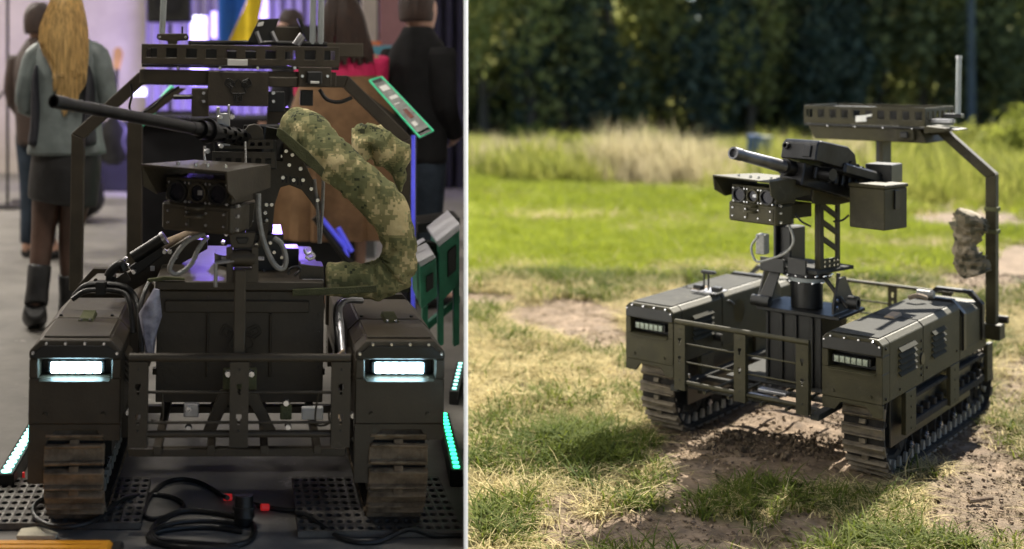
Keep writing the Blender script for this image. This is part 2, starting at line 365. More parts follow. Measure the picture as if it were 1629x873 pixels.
    if side == 'L': bolts(tb, [(sgn*.49+dx, Y1-.052, T+.01) for dx in (-.014, .014)], 'y', .005, .003)
    bolts(root, [(sgn*.49+dx, Y1+.03, T+.005) for dx in (-.09, .075)], 'z', .007, .006, 'black')

def basket(root, y, zt, zb, m, xs, hw, side):
    for x in xs:
        us = [x-hw, x-.008, x-.004, x+.004, x+.008, x+hw]; vs = []; holes = set()
        zz = [zt-.075, zt-.165]
        vs = sorted([zb, zt]+[z+d for z in zz for d in (-.022, -.004, .010)])
        for j in range(len(vs)-1):
            mid = (vs[j]+vs[j+1])/2
            for z in zz:
                if z-.004 < mid < z+.010: holes |= {(1, j), (2, j), (3, j)}
                elif z-.022 < mid < z-.004: holes.add((2, j))
        b = B(); b.grid(us, vs, holes, y, y+.004); b.box(x-hw, x-hw+.004, y+.0042, y+.035, zb, zt); b.box(x+hw-.004, x+hw, y+.0042, y+.035, zb, zt)
        p = b.out('basket_post', m, root); bolts(p, [(x, y, zt-.022), (x, y, zb+.05)], 'y', .005, .002, 'black')
    a, e = xs[0]-hw, xs[-1]+hw
    b = B(); b.cyl((a, y+.012, zt+.011), (e, y+.012, zt+.011), .0125, n=14); b.out('basket_rail', m, root, smooth=True)
    for z, r in ((zt-.095, .0045), (zt-.185, .0045), (zb+.035, .011)):
        b = B(); b.cyl((a, y+.02, z), (e, y+.02, z), r, n=10); b.out('basket_rod', m, root, smooth=True)

def rack(root, yf, yb, zb, zt, R0, R1, m):
    n = 10; us = [R0]; wd = (R1-R0); hs = wd/n
    for i in range(n): us += [R0+hs*(i+.5)-hs*.27, R0+hs*(i+.5)+hs*.27]
    us.append(R1); vs = [zb, zb+(zt-zb)*.34, zb+(zt-zb)*.80, zt]; holes = {(2*i+1, 1) for i in range(n)}
    b = B(); b.grid(us, vs, holes, yf, yf+.006); b.out('rack_panel', m, root, bev=.0015)
    b = B(); b.grid(us, vs, holes, yb, yb+.006); b.out('rack_panel', m, root)
    for x in (R0, R1-.006):
        k = 6; ws = [yf+.007]; hh = (yb-yf)/k
        for i in range(k): ws += [yf+hh*(i+.5)-hh*.27, yf+hh*(i+.5)+hh*.27]
        ws.append(yb-.001); b = B(); b.grid(ws, vs, {(2*i+1, 1) for i in range(k)}, x, x+.006, lambda u, v, h: (h, u, v)); b.out('rack_panel', m, root)
    b = B(); b.box(R0+.002, R1-.002, yf+.002, yb, zb-.012, zb-.001); b.out('rack_tray', 'black', root)

def rack_load(root, x0, x1, y0, y1, z0, z1):
    B().box(x0+.03, x0+(x1-x0)*.40, y0+.06, y1-.08, z0, z1-.012).out('rack_load', 'black', root, bev=.004)
    B().box(x0+(x1-x0)*.43, x0+(x1-x0)*.74, y0+.10, y1-.12, z0, z1-.02).out('rack_load', 'gun', root, bev=.004)
    B().box(x0+(x1-x0)*.78, x1-.03, y0+.08, y1-.2, z0, z1-.01).out('rack_load', 'black', root, bev=.004)
def arch(root, y, xa, ztop, zbend, zbase, xr, m, tw=.052, td=.06, sides=(-1, 1)):
    for s in sides:
        o = [(s*xa, zbase), (s*xa, zbend), (s*xr, ztop), (0, ztop)]
        i_ = [(s*(xa-tw), zbase), (s*(xa-tw), zbend-tw*.45), (s*(xr-tw*.35), ztop-tw), (0, ztop-tw)]
        b = B()
        for k in range(3):
            A = [(o[k][0], y, o[k][1]), (o[k+1][0], y, o[k+1][1]), (i_[k+1][0], y, i_[k+1][1]), (i_[k][0], y, i_[k][1])]
            b.hull(A, [(p[0], y+td, p[2]) for p in A])
        b.out('arch_tube', m, root, bev=.003)

DL = dict(w=.272, c=.033, T=.562, B=.31, Y1=.284, Y2=.617, Y3=1.25, wr=.178, wy=.182, wy2=1.2, wr2=.15, ttop=.3, rz=(.447, .505), legs=None, cols=[(.25, .33), (.68, .76), (1.15, 1.25)])
DR = dict(w=.262, c=.022, T=.671, B=.387, Y1=.541, Y2=1.10, Y3=1.56, wr=.235, wy=.345, wy2=1.62, wr2=.17, ttop=.33, rz=(.520, .598), legs=None, cols=[(.30, .44), (.95, 1.09), (1.58, 1.68)])

def ogive(P, R): return P

def sensor_head(root, C, az, elv, m, side, W_=.26, scale=1.):
    """camera head: C centre of the front face, az azimuth of its facing direction (0 = vehicle front)"""
    T = Matrix.Translation(C) @ Matrix.Rotation(az, 4, 'Z') @ Matrix.Rotation(elv, 4, 'X') @ Matrix.Scale(scale, 4)
    # local: -y forward, x image right
    b = B(T); b.box(-.115, .115, 0, .13, -.016, .055); hd = b.out('sensor_head', m, root, bev=.004)
    b = B(T); b.box(-.122, .122, -.012, .10, -.104, -.019); b.out('sensor_lower_box', m, hd, bev=.008)
    b = B(T)                                   # hood: roof, two flaring cheeks
    b.hull([(-.155, -.075, .095), (.135, -.075, .088), (.135, -.075, .082), (-.155, -.075, .089)], [(-.135, .20, .09), (.135, .20, .09), (.135, .20, .084), (-.135, .20, .084)])
    b.out('sensor_hood', m, hd)
    for s in (-1, 1):
        b = B(T); x = -.155 if s < 0 else .135
        A = [(x, -.075, .088), (x+s*-.0, -.065, .03), (x+(.02 if s < 0 else 0), -.02, .002), (s*.137, .20, .018), (s*.137, .20, .084)]
        b.hull(A, [(p[0]-s*.005, p[1], p[2]) for p in A]); b.out('hood_cheek', m, hd)
    for k, x in enumerate((-.07, 0, .07)):
        q = .027 if k != 1 else .024
        b = B(T); b.pipe((x, -.012, .012), (x, .004, .012), q+.006, q, 24); rg = b.out('lens_ring', 'black' if k != 1 else m, hd, smooth=True)
        b = B(T); b.cyl((x, -.002, .012), (x, .003, .012), q, n=24); b.out('lens', 'glass', rg, smooth=True)
        if k == 1:
            b = B(T); b.box(x+.0, x+.016, -.006, -.003, .006, .020); b.out('lens_window', 'steel', rg)
    bl = []
    for x in (-.07, 0, .07):
        for dx, dz in ((-.028, .028), (.028, .028), (-.028, -.028), (.028, -.028)): bl.append((x+dx, -.004, .012+dz))
    for x in (-.095, -.03, .035, .095):
        for z in (-.045, -.08): bl.append((x, -.014, z))
    bb = B(T)
    for p in bl: bb.cyl(p, (p[0], p[1]-.006, p[2]), .0045, .0035, 6)
    for x in (-.06, .0, .04, .1): bb.cyl((x, -.02, .092), (x, -.02, .102), .006, n=6)
    for z in (-.0, -.03, -.07): bb.cyl((.120, .01, z-.02), (.130, .01, z-.02), .006, n=6)
    bb.out('bolt', 'bolt', hd, kind='stuff')
    b = B(T)
    for s in (-1, 1):
        for k in range(4): b.hull([(s*(.104), -.002, .036-k*.018), (s*.112, -.002, .040-k*.018), (s*.112, -.002, .032-k*.018), (s*.104, -.002, .028-k*.018)], [(s*(.104), -.0005, .036-k*.018), (s*.112, -.0005, .040-k*.018), (s*.112, -.0005, .032-k*.018), (s*.104, -.0005, .028-k*.018)])
    b.out('vent_slot', 'black', hd, kind='stuff')
    for x in (-.065, .065):
        b = B(T); b.box(x-.042, x+.042, -.0155, -.0125, -.090, -.036); b.out('name_plate', m, hd, bev=.001)
    b = B(T); b.tube([(-.025, -.012, -.030), (-.02, -.036, -.030), (0, -.04, -.028), (.02, -.036, -.030), (.025, -.012, -.030)], .006, 8, 4)
    b.tube([(-.025, -.012, -.055), (-.02, -.036, -.053), (0, -.04, -.053), (.02, -.036, -.053), (.025, -.012, -.055)], .006, 8, 4); b.out('handle_loop', m, hd, smooth=True)
    return hd, T

def emblem(parent, C, s, m, y, th=.0028):
    """three-armed badge drawn in raised line"""
    b = B(); ctr = Vector((C[0], y, C[1]))
    def L(pts): b.tube([(C[0]+x*s, y, C[2]+z*s) for x, z in pts], th, 6, 1, False)
    def rot(p, a): return (p[0]*cos(a)-p[1]*sin(a), p[0]*sin(a)+p[1]*cos(a))
    for k in range(3):
        a = 2*pi*k/3
        L([rot(p, a+pi/3) for p in [(-.20, .52), (0, .30), (.20, .52)]])
        L([rot(p, a+pi) for p in [(-.17, .55), (-.12, .95), (.12, .95), (.17, .55)]])
        L([rot(p, a+pi) for p in [(-.30, .55), (-.26, 1.0), (-.16, 1.08), (.16, 1.08), (.26, 1.0), (.30, .55)]])
        L([rot(p, a+pi) for p in [(-.16, .62), (0, .5), (.16, .62), (0, .72), (-.16, .62)]])
    tri = [rot((-.30, .55), pi+2*pi*k/3) for k in range(3)]
    for k in range(3): L([rot(p, 2*pi*k/3) for p in [(-.48, .02), (-.12, .62), (.0, .66)]]); L([rot(p, 2*pi*k/3) for p in [(.48, .02), (.12, .62), (0, .66)]])
    return b.out('badge', m, parent)

def VP(s, px, py, P0, N):                    # photo pixel -> point on a slanted plane of the vehicle
    R, t, k = POSE[s]; d = R.transposed() @ Vector(((px-PX)/FPX, 1, (PY-py)/FPX)); o = -(R.transposed() @ t); N = Vector(N)
    return o+d*((Vector(P0)-o).dot(N)/d.dot(N))
def slab(s, pts, y, th, name, m, parent, bev=.002, plane=None, **kw):
    if plane: P = [VP(s, *p, *plane) for p in pts]; n = Vector(plane[1]).normalized()*th
    else: P = [VV(s, *p, y) for p in pts]; n = Vector((0, th, 0))
    return B().hull(P, [p+n for p in P]).out(name, m, parent, bev=bev, **kw)
def pxbox(s, x0, y0, x1, y1, y, dep, name, m, parent, bev=.003, **kw):
    a = VV(s, x0, y0, y); c = VV(s, x1, y1, y); z = sorted((a.z, VV(s, x0, y1, y).z)); x = sorted((a.x, c.x))
    return B().box(x[0], x[1], y, y+dep, z[0], z[1]).out(name, m, parent, bev=bev, **kw)
def pxtube(s, pts, y, r, name, m, parent, n=8, **kw):
    P = [VV(s, p[0], p[1], (p[2] if len(p) > 2 else y)) for p in pts]
    return B().tube(P, r, n).out(name, m, parent, smooth=True, **kw)

# =================================================================== INDOOR VEHICLE
mL = 'olive_L'
VL = thing('tracked_vehicle', 'brown-olive tracked robot vehicle with both LED headlights lit, parked inside the hall', 'tracked vehicle')
hm = horn_mesh(); pmL = plate_mesh(.18, .078, 'plate')
for s in (-1, 1):
    DL['legs'] = (.18, .05); pod(VL, s, DL, True, mL, mL, 'L')
    xs_ = sorted((s*.58, s*.395))
    if s == -1: track(VL, xs_[0], xs_[1], DL, pmL, hm)
    else: track(VL, xs_[0], xs_[1], DL, pmL.copy() if False else plate_mesh(.18, .078, 'plate'), horn_mesh())
zt = VV('L', 380, 576, -.05).z; zb = VV('L', 380, 712, -.05).z
bx = [VV('L', x, 600, -.05).x for x in (220, 381, 543)]
basket(VL, -.05, zt, zb, mL, bx, .028, 'L')
for z0, z1 in (((440, 640), (528, 645)),): pass
pxtube('L', [(258, 621), (258, 668), (240, 668)], -.028, .003, 'basket_hook', mL, VL)
pxtube('L', [(506, 625), (502, 672), (522, 674), (523, 655)], -.028, .003, 'basket_hook', mL, VL)
# floor frame between the pods
for x in (-.24, -.08, .08, .24): B().box(x-.012, x+.012, -.02, 1.1, .225, .25).out('floor_rail', mL, VL, bev=.002)
for y in (.05, .5, 1.0): B().box(-.33, .33, y-.015, y+.015, .20, .224).out('cross_rail', mL, VL, bev=.002)
slab('L', [(322, 688), (350, 622), (408, 622), (440, 688), (422, 688), (398, 645), (362, 645), (342, 688)], .06, .02, 'floor_bracket', mL, VL)
pxbox('L', 355, 588, 408, 620, .05, .03, 'shackle_plate', 'webbing', VL)
bolts(VL, [VV('L', x, y, .045) for x, y in ((363, 594), (400, 594), (300, 650), (300, 680), (455, 640), (458, 678), (205, 655), (562, 660))], 'y', .012, .012)
pxbox('L', 292, 642, 316, 664, .04, .02, 'tie_down_plate', 'steel', VL); pxbox('L', 446, 645, 464, 668, .04, .02, 'tie_down_plate', 'webbing', VL)
pxbox('L', 480, 648, 514, 668, .12, .02, 'label_plate', 'label', VL)
# big chest
ch = pxbox('L', 250, 462, 513, 640, .25, .72, 'chest_body', mL, VL, label='large riveted chest carried between the hulls')
a = VV('L', 247, 447, .24); c = VV('L', 515, 462, .24)
B().box(a.x, c.x, .235, .98, VV('L', 380, 462, .24).z, VV('L', 380, 447, .24).z).out('chest_lid', mL, ch, bev=.004)
pxbox('L', 262, 478, 492, 497, .238, .011, 'chest_rib', mL, ch)
for x in (330, 430): pxbox('L', x-1.5, 498, x+1.5, 600, .242, .007, 'chest_rib', mL, ch)
bolts(ch, [VV('L', x, y, .249) for x in (256, 330, 430, 507) for y in (472, 500, 528, 556, 585)], 'y', .005, .003, mL)
emblem(ch, VV('L', 383, 540, .247), .066, mL, .247, .0018)
# centre post and its yoke
pxbox('L', 373, 430, 389, 574, -.03, .03, 'centre_post', mL, VL)
yk = slab('L', [(360, 393), (370, 393), (370, 428), (400, 428), (400, 393), (411, 393), (411, 450), (360, 450)], .0, .05, 'post_yoke', mL, VL)
a = VV('L', 366, 410, .02); c = VV('L', 405, 410, .02)
B().cyl(a, c, .026, n=20).out('yoke_roller', mL, yk, smooth=True)
B().cyl(VV('L', 352, 410, .02), VV('L', 420, 411, .02), .007, n=8).out('yoke_pin', 'bolt', yk)
slab('L', [(364, 370), (406, 370), (402, 394), (368, 394)], .01, .03, 'post_neck', mL, VL)
slab('L', [(375, 378), (396, 378), (392, 388), (379, 388)], .004, .004, 'neck_recess', 'black', VL)
pxtube('L', [(343, 418), (343, 456)], .0, .006, 'lock_pin', 'steel', VL); B().cyl(VV('L', 343, 418, 0), VV('L', 372, 414, 0), .006, n=8).out('lock_pin', 'steel', VL)
# turret body behind the sensor head
thL = radians(-28); fL = Vector((sin(thL), -cos(thL), 0))
tp = slab('L', [(392, 372), (385, 300), (390, 252), (400, 236), (428, 232), (452, 226), (474, 236), (486, 262), (500, 290), (514, 330), (506, 338), (494, 320), (480, 302), (460, 294), (446, 298), (437, 325), (433, 372)], .50, .02, 'cradle_plate', mL, VL)
bolts(tp, [VV('L', x, y, .498) for x, y in ((428, 242), (455, 240), (474, 245), (404, 262), (417, 258), (436, 254), (460, 262), (478, 268), (450, 282), (467, 286), (482, 286), (400, 325), (424, 325), (432, 325), (422, 338), (400, 350), (424, 350), (495, 300), (505, 318), (446, 248), (465, 246))], 'y', .009, .01)
for i in range(6): slab('L', [(448+i*6, 278+i), (451+i*6, 278+i), (451+i*6, 290+i), (448+i*6, 290+i)], .497, .002, 'plate_slot', 'gun', tp, 0)
pxbox('L', 372, 372, 450, 440, .45, .25, 'turret_base', 'black', VL)
B().cyl(VV('L', 400, 440, .6), VV('L', 400, 400, .6), .13, n=28).out('slew_ring', 'gun', VL, smooth=True)
pxbox('L', 440, 395, 475, 440, .5, .1, 'motor_box', 'black', VL)
bolts(VL, [VV('L', x, y, .44) for x, y in ((385, 382), (392, 402), (408, 388), (430, 385), (436, 400), (380, 425), (420, 432), (440, 420), (448, 408), (380, 350), (360, 372), (330, 378), (355, 385))], 'y', .008, .02)
slab('L', [(415, 358), (428, 352), (424, 388), (410, 395)], .42, .01, 'purple_bracket', mL, VL)
# gun
def gun(root, s, A, Mz, rb, shroud, gm, bm_):
    A, Mz = Vector(A), Vector(Mz); d = (Mz-A); L = d.length; d.normalize()
    Q = d.to_track_quat('-Y', 'Z').to_matrix().to_4x4(); T = Matrix.Translation(A) @ Q
    b = B(T); b.pipe((0, -L, 0), (0, -L+.05, 0), rb*1.10, rb*.78, 24); b.cyl((0, -L+.02, 0), (0, -L+.03, 0), rb*.79, n=20)
    b.cyl((0, -L+.05, 0), (0, -shroud-.02, 0), rb*1.0, rb*1.18, 24); br = b.out('gun_barrel', bm_, root, smooth=True)
    b = B(T); b.cyl((0, -L+.028, 0), (0, -L+.034, 0), rb*.76, n=20); b.out('bore', 'black', br)
    if shroud > .12:
        b = B(T); R = rb*1.75; nu = 24; us = [2*pi*i/nu for i in range(nu+1)]; vs = [-shroud]; nv = 7
        for j in range(nv): q = -shroud+.04+(shroud-.05)*j/nv; vs += [q, q+.020]
        vs.append(0); holes = {(i, 2*j+1) for j in range(nv) for i in range(nu) if (i+j*2) % 4 in (0, 1)}
        b.grid(us, vs, holes, R, R-.006, lambda u, v, h: (cos(u)*h, v, sin(u)*h)); b.out('barrel_shroud', gm, root, smooth=True)
        b = B(T); b.cyl((0, -shroud-.03, 0), (0, 0, 0), rb*1.2, n=20); b.out('inner_barrel', 'black', root, smooth=True)
        b = B(T); b.pipe((0, -shroud-.05, 0), (0, -shroud+.012, 0), R*1.03, rb*1.15, 28); b.pipe((0, -shroud-.012, 0), (0, -shroud+.002, 0), R*1.35, rb*1.15, 28); b.out('shroud_collar', gm, root, smooth=True)
        b = B(T); b.cyl((0, -shroud-.10, 0), (0, -shroud-.03, 0), rb*1.22, rb*1.35, 24); b.out('barrel_collar', gm, root, smooth=True)
    return T
A = VV('L', 402, 222, .42); Mz = VV('L', 85, 161, -.40)
TL = gun(VL, 'L', A, Mz, .0168, .26, 'gun', 'gun')
B(TL).box(-.045, .045, 0, .45, -.06, .05).out('gun_receiver', 'gun', VL, bev=.004)
B(TL).prism([(0, .05), (.2, .075), (.42, .07), (.42, .05)], 'x', -.035, .035).out('receiver_cover', 'gun', VL, bev=.004)
B(TL).box(-.065, -.0455, .03, .25, -.03, .02).out('receiver_side_box', 'gun', VL, bev=.003)
slab('L', [(344, 170), (350, 170), (350, 180), (362, 180), (362, 166), (366, 166), (366, 232), (346, 232)], .3, .01, 'sight_bracket', 'steel', VL)
bolts(VL, [VV('L', x, y, .29) for x, y in ((351, 186), (369, 186), (352, 232), (330, 240))], 'y', .01, .006)
slab('L', [(390, 206), (396, 199), (404, 197), (412, 199), (418, 206), (420, 222), (388, 222)], .36, .03, 'sight_cover', mL, VL)
us = [0]+[x for i in range(6) for x in (.01+i*.03, .028+i*.03)]+[.19]
pr = VV('L', 386, 222, .35)
B().grid([pr.x-.06+u*.85 for u in us], [pr.z-.03, pr.z-.02, pr.z-.008, pr.z], {(2*i+1, 1) for i in range(6)}, .35, .356).out('feed_guard', mL, VL)
B().grid([pr.x-.10+u*1.1 for u in us], [pr.z-.09, pr.z-.08, pr.z-.06, pr.z-.04], {(2*i+1, 1) for i in range(6)}, .34, .352).out('feed_guard', mL, VL)
pxtube('L', [(326, 232), (325, 245), (327, 258), (326, 272)], .3, .004, 'lanyard_chain', 'bolt', VL); pxtube('L', [(390, 225), (391, 250), (390, 270)], .3, .004, 'lanyard_chain', 'bolt', VL)
pxbox('L', 340, 222, 440, 268, .44, .2, 'gun_cradle', 'black', VL)
pxbox('L', 460, 230, 500, 262, .6, .1, 'motor_box', 'black', VL)
hdL, _ = sensor_head(VL, VV('L', 316, 313, .02), thL, 0, mL, 'L', scale=1.02)
slab('L', [(379, 325), (406, 323), (403, 350), (398, 362), (379, 362)], .12, .1, 'sensor_mount', mL, VL)
for pts, r in (([(326, 372), (300, 382), (280, 405), (270, 428), (283, 436), (304, 420), (316, 395), (330, 376)], .0075), ([(411, 308), (412, 345), (420, 385), (436, 420), (450, 427), (455, 412), (448, 388), (436, 378)], .008)):
    pxtube('L', pts, .03, r, 'conduit', 'conduit', VL)
for pts in ([(515, 272, .5), (513, 330, .5), (509, 387, .5)], [(500, 285, .5), (506, 340, .5), (508, 387, .5)]): pxtube('L', pts, .5, .006, 'conduit', 'conduit', VL)
# folded mast to the left of the turret
fm = slab('L', [(178, 448), (300, 377), (330, 384), (330, 396), (200, 468), (180, 466)], .55, .05, 'mast_channel', mL, VL)
slab('L', [(206, 425), (255, 390), (262, 404), (215, 440)], .50, .03, 'mast_block', 'black', fm)
B().cyl(VV('L', 212, 410, .5), VV('L', 262, 378, .5), .022, n=18).out('mast_tube', 'black', fm, smooth=True)
B().pipe(VV('L', 258, 380, .5), VV('L', 263, 377, .5), .024, .015, 18).out('mast_cap', 'steel', fm)
B().cyl(VV('L', 235, 400, .52), VV('L', 320, 365, .7), .018, n=12).out('mast_tube', 'tan', fm, smooth=True)
B().tube([VV('L', 172, 440, .45), VV('L', 178, 430, .45), VV('L', 192, 420, .45), VV('L', 198, 430, .45)], .016, 8).out('mast_clamp', 'black', fm, smooth=True)
pxbox('L', 168, 440, 182, 452, .44, .06, 'mast_clamp', 'black', fm); slab('L', [(172, 452), (200, 432), (208, 446), (178, 458)], .44, .02, 'mast_clamp', mL, fm)
bolts(fm, [VV('L', x, y, .49) for x, y in ((203, 423), (200, 412), (270, 400), (213, 432), (280, 408), (262, 400))], 'y', .010, .012)
pxbox('L', 239, 423, 246, 431, .545, .003, 'label_plate', 'label', fm)
pxtube('L', [(150, 452, .5), (152, 444, .5), (158, 452, .5)], .5, .004, 'eye_ring', mL, VL)
pxtube('L', [(118, 472, .4), (135, 456, .4), (160, 452, .4), (195, 456, .4), (212, 470, .4), (222, 500, .35), (226, 540, .3)], .4, .012, 'hull_hose', 'black', VL)
pxtube('L', [(115, 476, .36), (140, 462, .36), (190, 464, .36), (206, 480, .33), (212, 530, .28)], .36, .009, 'hull_hose', 'cable', VL)
pxtube('L', [(240, 445, .3), (230, 465, .25), (222, 500, .2), (226, 560, .15)], .3, .008, 'hull_hose', 'cable', VL)
pxtube('L', [(545, 568, .1), (542, 520, .2), (540, 490, .3), (552, 478, .35), (575, 478, .4)], .3, .011, 'hull_hose', 'steel', VL)
pxtube('L', [(545, 575, .12), (536, 520, .22), (536, 488, .32), (550, 474, .37)], .3, .010, 'hull_hose', 'cable', VL)
pxbox('L', 152, 448, 168, 470, .35, .03, 'hose_clamp', 'black', VL)
slab('L', [(535, 566), (548, 556), (549, 562), (536, 571)], .02, .02, 'hose_bracket', 'tan', VL)
# strap, latch and box where the sleeve lands
slab('L', [(478, 420), (515, 424), (516, 446), (476, 446)], .28, .10, 'feed_box', mL, VL); pxbox('L', 480, 444, 515, 450, .272, .01, 'feed_latch', 'steel', VL)
pxtube('L', [(458, 436), (462, 427), (474, 424), (478, 430), (468, 438)], .25, .004, 'latch_loop', 'cable', VL)
pxtube('L', [(484, 396), (488, 404), (496, 402), (500, 408), (493, 412), (486, 408)], .3, .005, 'shackle', 'bolt', VL)
slab('L', [(465, 460), (540, 457), (599, 454), (600, 465), (545, 468), (465, 471)], .225, .006, 'webbing_strap', 'webbing', VL)
slab('L', [(234, 444), (262, 440), (294, 442), (294, 446), (262, 446), (236, 449)], .23, .012, 'webbing_strap', 'webbing', VL)
# arch, rack
arch(VL, 1.5, .725, VV('L', 230, 115, 1.5).z, VV('L', 115, 212, 1.5).z, .42, .447, mL)
ar = 1.5
for s, (p0, p1, p2) in ((-1, ((214, 400), (214, 195), (285, 140))), (1, ((648, 330), (640, 200), (560, 140)))):
    P = [VV('L', *p, 2.0) for p in (p0, p1, p2)]; P[0].z = .25
    b = B()
    for q, r_ in zip(P, P[1:]):
        wv = Vector((.034, 0, 0)); b.hull([q-wv, q+wv, r_+wv, r_-wv], [q-wv+Vector((0, .05, 0)), q+wv+Vector((0, .05, 0)), r_+wv+Vector((0, .05, 0)), r_-wv+Vector((0, .05, 0))])
    b.out('rear_arch_tube', mL, VL)
zr0 = VV('L', 380, 104, 1.2).z; zr1 = VV('L', 380, 72, 1.2).z; xr0 = VV('L', 225, 90, 1.2).x; xr1 = VV('L', 540, 90, 1.2).x
rack(VL, 1.2, 1.75, zr0, zr1, xr0, xr1, mL); rack_load(VL, xr0, xr1, 1.2, 1.75, zr0, zr1)
pxbox('L', 222, 110, 535, 133, 1.215, .08, 'rack_beam', mL, VL); pxbox('L', 362, 94, 394, 104, 1.196, .003, 'name_label', 'label', VL)
eb = pxbox('L', 331, 113, 427, 168, 1.19, .24, 'electronics_box', mL, VL); emblem(eb, VV('L', 379, 140, 1.188), .052, 'black', 1.188, .0024)
pxbox('L', 427, 122, 474, 138, 1.20, .15, 'rack_beam', mL, VL)
cb = pxbox('L', 475, 106, 527, 138, 1.19, .02, 'camera_plate', mL, VL); pxbox('L', 488, 113, 513, 134, 1.165, .03, 'camera_housing', 'black', cb, bev=.006); pxbox('L', 494, 129, 508, 133, 1.160, .004, 'camera_window', 'label', cb)
bolts(cb, [VV('L', x, y, 1.188) for x, y in ((481, 121), (521, 121))]+[VV('L', x, 108, 1.19) for x in (283, 350, 410, 469)], 'y', .008, .008)
pxbox('L', 305, 140, 332, 185, 1.2, .03, 'hanger_plate', mL, VL); pxbox('L', 427, 145, 453, 178, 1.2, .03, 'hanger_plate', 'black', VL)
bolts(VL, [VV('L', x, y, 1.195) for x, y in ((324, 148), (324, 161), (435, 148), (435, 161))], 'y', .009, .006)
pxbox('L', 478, 143, 498, 168, 1.25, .05, 'rear_camera', 'black', VL); pxtube('L', [(508, 142), (520, 158), (540, 162), (560, 155)], 1.25, .008, 'rack_cable', 'cable', VL)
pxtube('L', [(208, 133), (210, 150), (206, 170), (214, 182), (240, 172), (258, 156), (285, 138)], 1.4, .005, 'rack_cable', 'cable', VL); pxtube('L', [(276, 154), (300, 154), (306, 153)], 1.2, .010, 'rack_plug', 'cable', VL)
pxbox('L', 425, 170, 460, 205, 1.3, .05, 'hanger_plate', mL, VL)
# on the rack
ab = slab('L', [(250, 54), (254, 53), (296, 53), (300, 57), (300, 62), (296, 64), (282, 65), (280, 72), (268, 72), (266, 65), (252, 63), (249, 60)], 1.25, .05, 'antenna_bracket', mL, VL)
bolts(ab, [VV('L', 254, 59, 1.245), VV('L', 295, 59, 1.245)], 'y', .007, .004)
B().cyl(VV('L', 258, 53, 1.3), VV('L', 261, 53, 1.3)+Vector((.0, 0, .26)), .013, n=14).out('antenna', 'white', VL, smooth=True)
B().cyl(VV('L', 290, 53, 1.3), VV('L', 290, 42, 1.3), .004, n=8).out('antenna_stub', 'black', VL)
for px_ in (497, 510): B().cyl(VV('L', px_, 70, 1.3), VV('L', px_, 70, 1.3)+Vector((0, 0, .32)), .0125, n=14).out('antenna', 'white', VL, smooth=True)
tb_ = slab('L', [(393, 68), (412, 30), (444, 29), (430, 68)], 1.3, .02, 'tilted_tablet', 'black', VL); slab('L', [(411, 36), (420, 34), (418, 41), (409, 42)], 1.297, .002, 'tablet_sticker', 'label', tb_)
slab('L', [(473, 28), (479, 30), (497, 68), (490, 70)], 1.3, .12, 'tilted_tablet', 'black', VL)
for a_, c_ in (((415, 68), (408, 50)), ((440, 66), (432, 50)), ((468, 70), (480, 54)), ((474, 72), (483, 58))): B().cyl(VV('L', *a_, 1.28), VV('L', *c_, 1.28), .009, n=8).out('tablet_stand', 'steel', VL)
pxbox('L', 436, 42, 480, 66, 1.4, .06, 'rack_box', mL, VL)
pxtube('L', [(300, 68, 1.3), (360, 68, 1.35), (430, 68, 1.3), (520, 70, 1.3)], 1.3, .010, 'rack_cable', 'cable', VL)
pxbox('L', 520, 68, 578, 90, 1.75, .02, 'rear_rack_panel', mL, VL)
# plastic bags
b = B(); P = [VV('L', x, y, .55) for x, y in ((404, 432), (425, 428), (450, 430), (464, 436))]; b.loft(P, [.02, .05, .05, .02], 14, jit=.9, seed=3); b.out('plastic_bag', 'bag', VL, smooth=True)
b = B(); P = [VV('L', x, y, .16) for x, y in ((250, 460), (240, 500), (238, 545), (240, 570))]; b.loft(P, [.01, .03, .035, .02], 12, jit=.9, seed=5); b.out('plastic_bag', 'bag', VL, smooth=True)
# camouflage ammunition sleeve
SL = [(462, 192, .50, 34, 20), (492, 214, .42, 42, 24), (522, 246, .36, 41, 26), (552, 274, .34, 40, 27), (584, 300, .33, 40, 27), (612, 330, .33, 38, 28), (630, 366, .33, 34, 30), (636, 402, .33, 34, 30), (628, 430, .33, 38, 30), (600, 446, .33, 36, 28), (565, 446, .33, 32, 26), (517, 444, .33, 30, 26)]
P = [VV('L', x, y, d) for x, y, d, r, q in SL]; C_ = catmull(P, 9); Rr = []
for i in range(len(C_)):
    t = i/9; k = min(int(t), len(SL)-2); u = t-k; r = (SL[k][3]*(1-u)+SL[k+1][3]*u)/560; Rr.append((r*.80, r*1.0))
sl_ = B().loft(C_, Rr, 40, up=(0, 1, 0), jit=.16, seed=2).out('ammunition_sleeve', 'camo', VL, smooth=True, label='digital camouflage cloth sleeve curving from gun to hull')
def crease(o, C, amt, f=1., seed=0):
    for v in o.data.vertices:
        c = v.co; k = min(range(len(C)), key=lambda i: (C[i]-c).length_squared); q = c-C[k]; a = math.atan2(q.y, q.x*.7+q.z*.7); t = k/5
        rid = abs(noise.noise(Vector((t*1.6*f, a*1.5, seed))))+.5*abs(noise.noise(Vector((t*3.5*f+a, a*2.6, seed+4)))); v.co = C[k]+q*(1+(.30-rid*1.2)*amt)
for v in sl_.data.vertices:      # creases gather where the sleeve bends
    c = v.co; k = min(range(len(C_)), key=lambda i: (C_[i]-c).length_squared); t = k/9; bend = .35+.9*math.exp(-((t-8.2)/1.6)**2)+.5*math.exp(-((t-3.0)/1.0)**2)
    q = (c-C_[k]); a = math.atan2(q.y, q.x*.7+q.z*.7); rid = abs(noise.noise(Vector((t*2.6, a*1.1, 3.1))))+.5*abs(noise.noise(Vector((t*5.5+a*.8, a*1.6, 9))))
    v.co = C_[k]+q*(1+(.34-rid*1.15)*.42*bend)
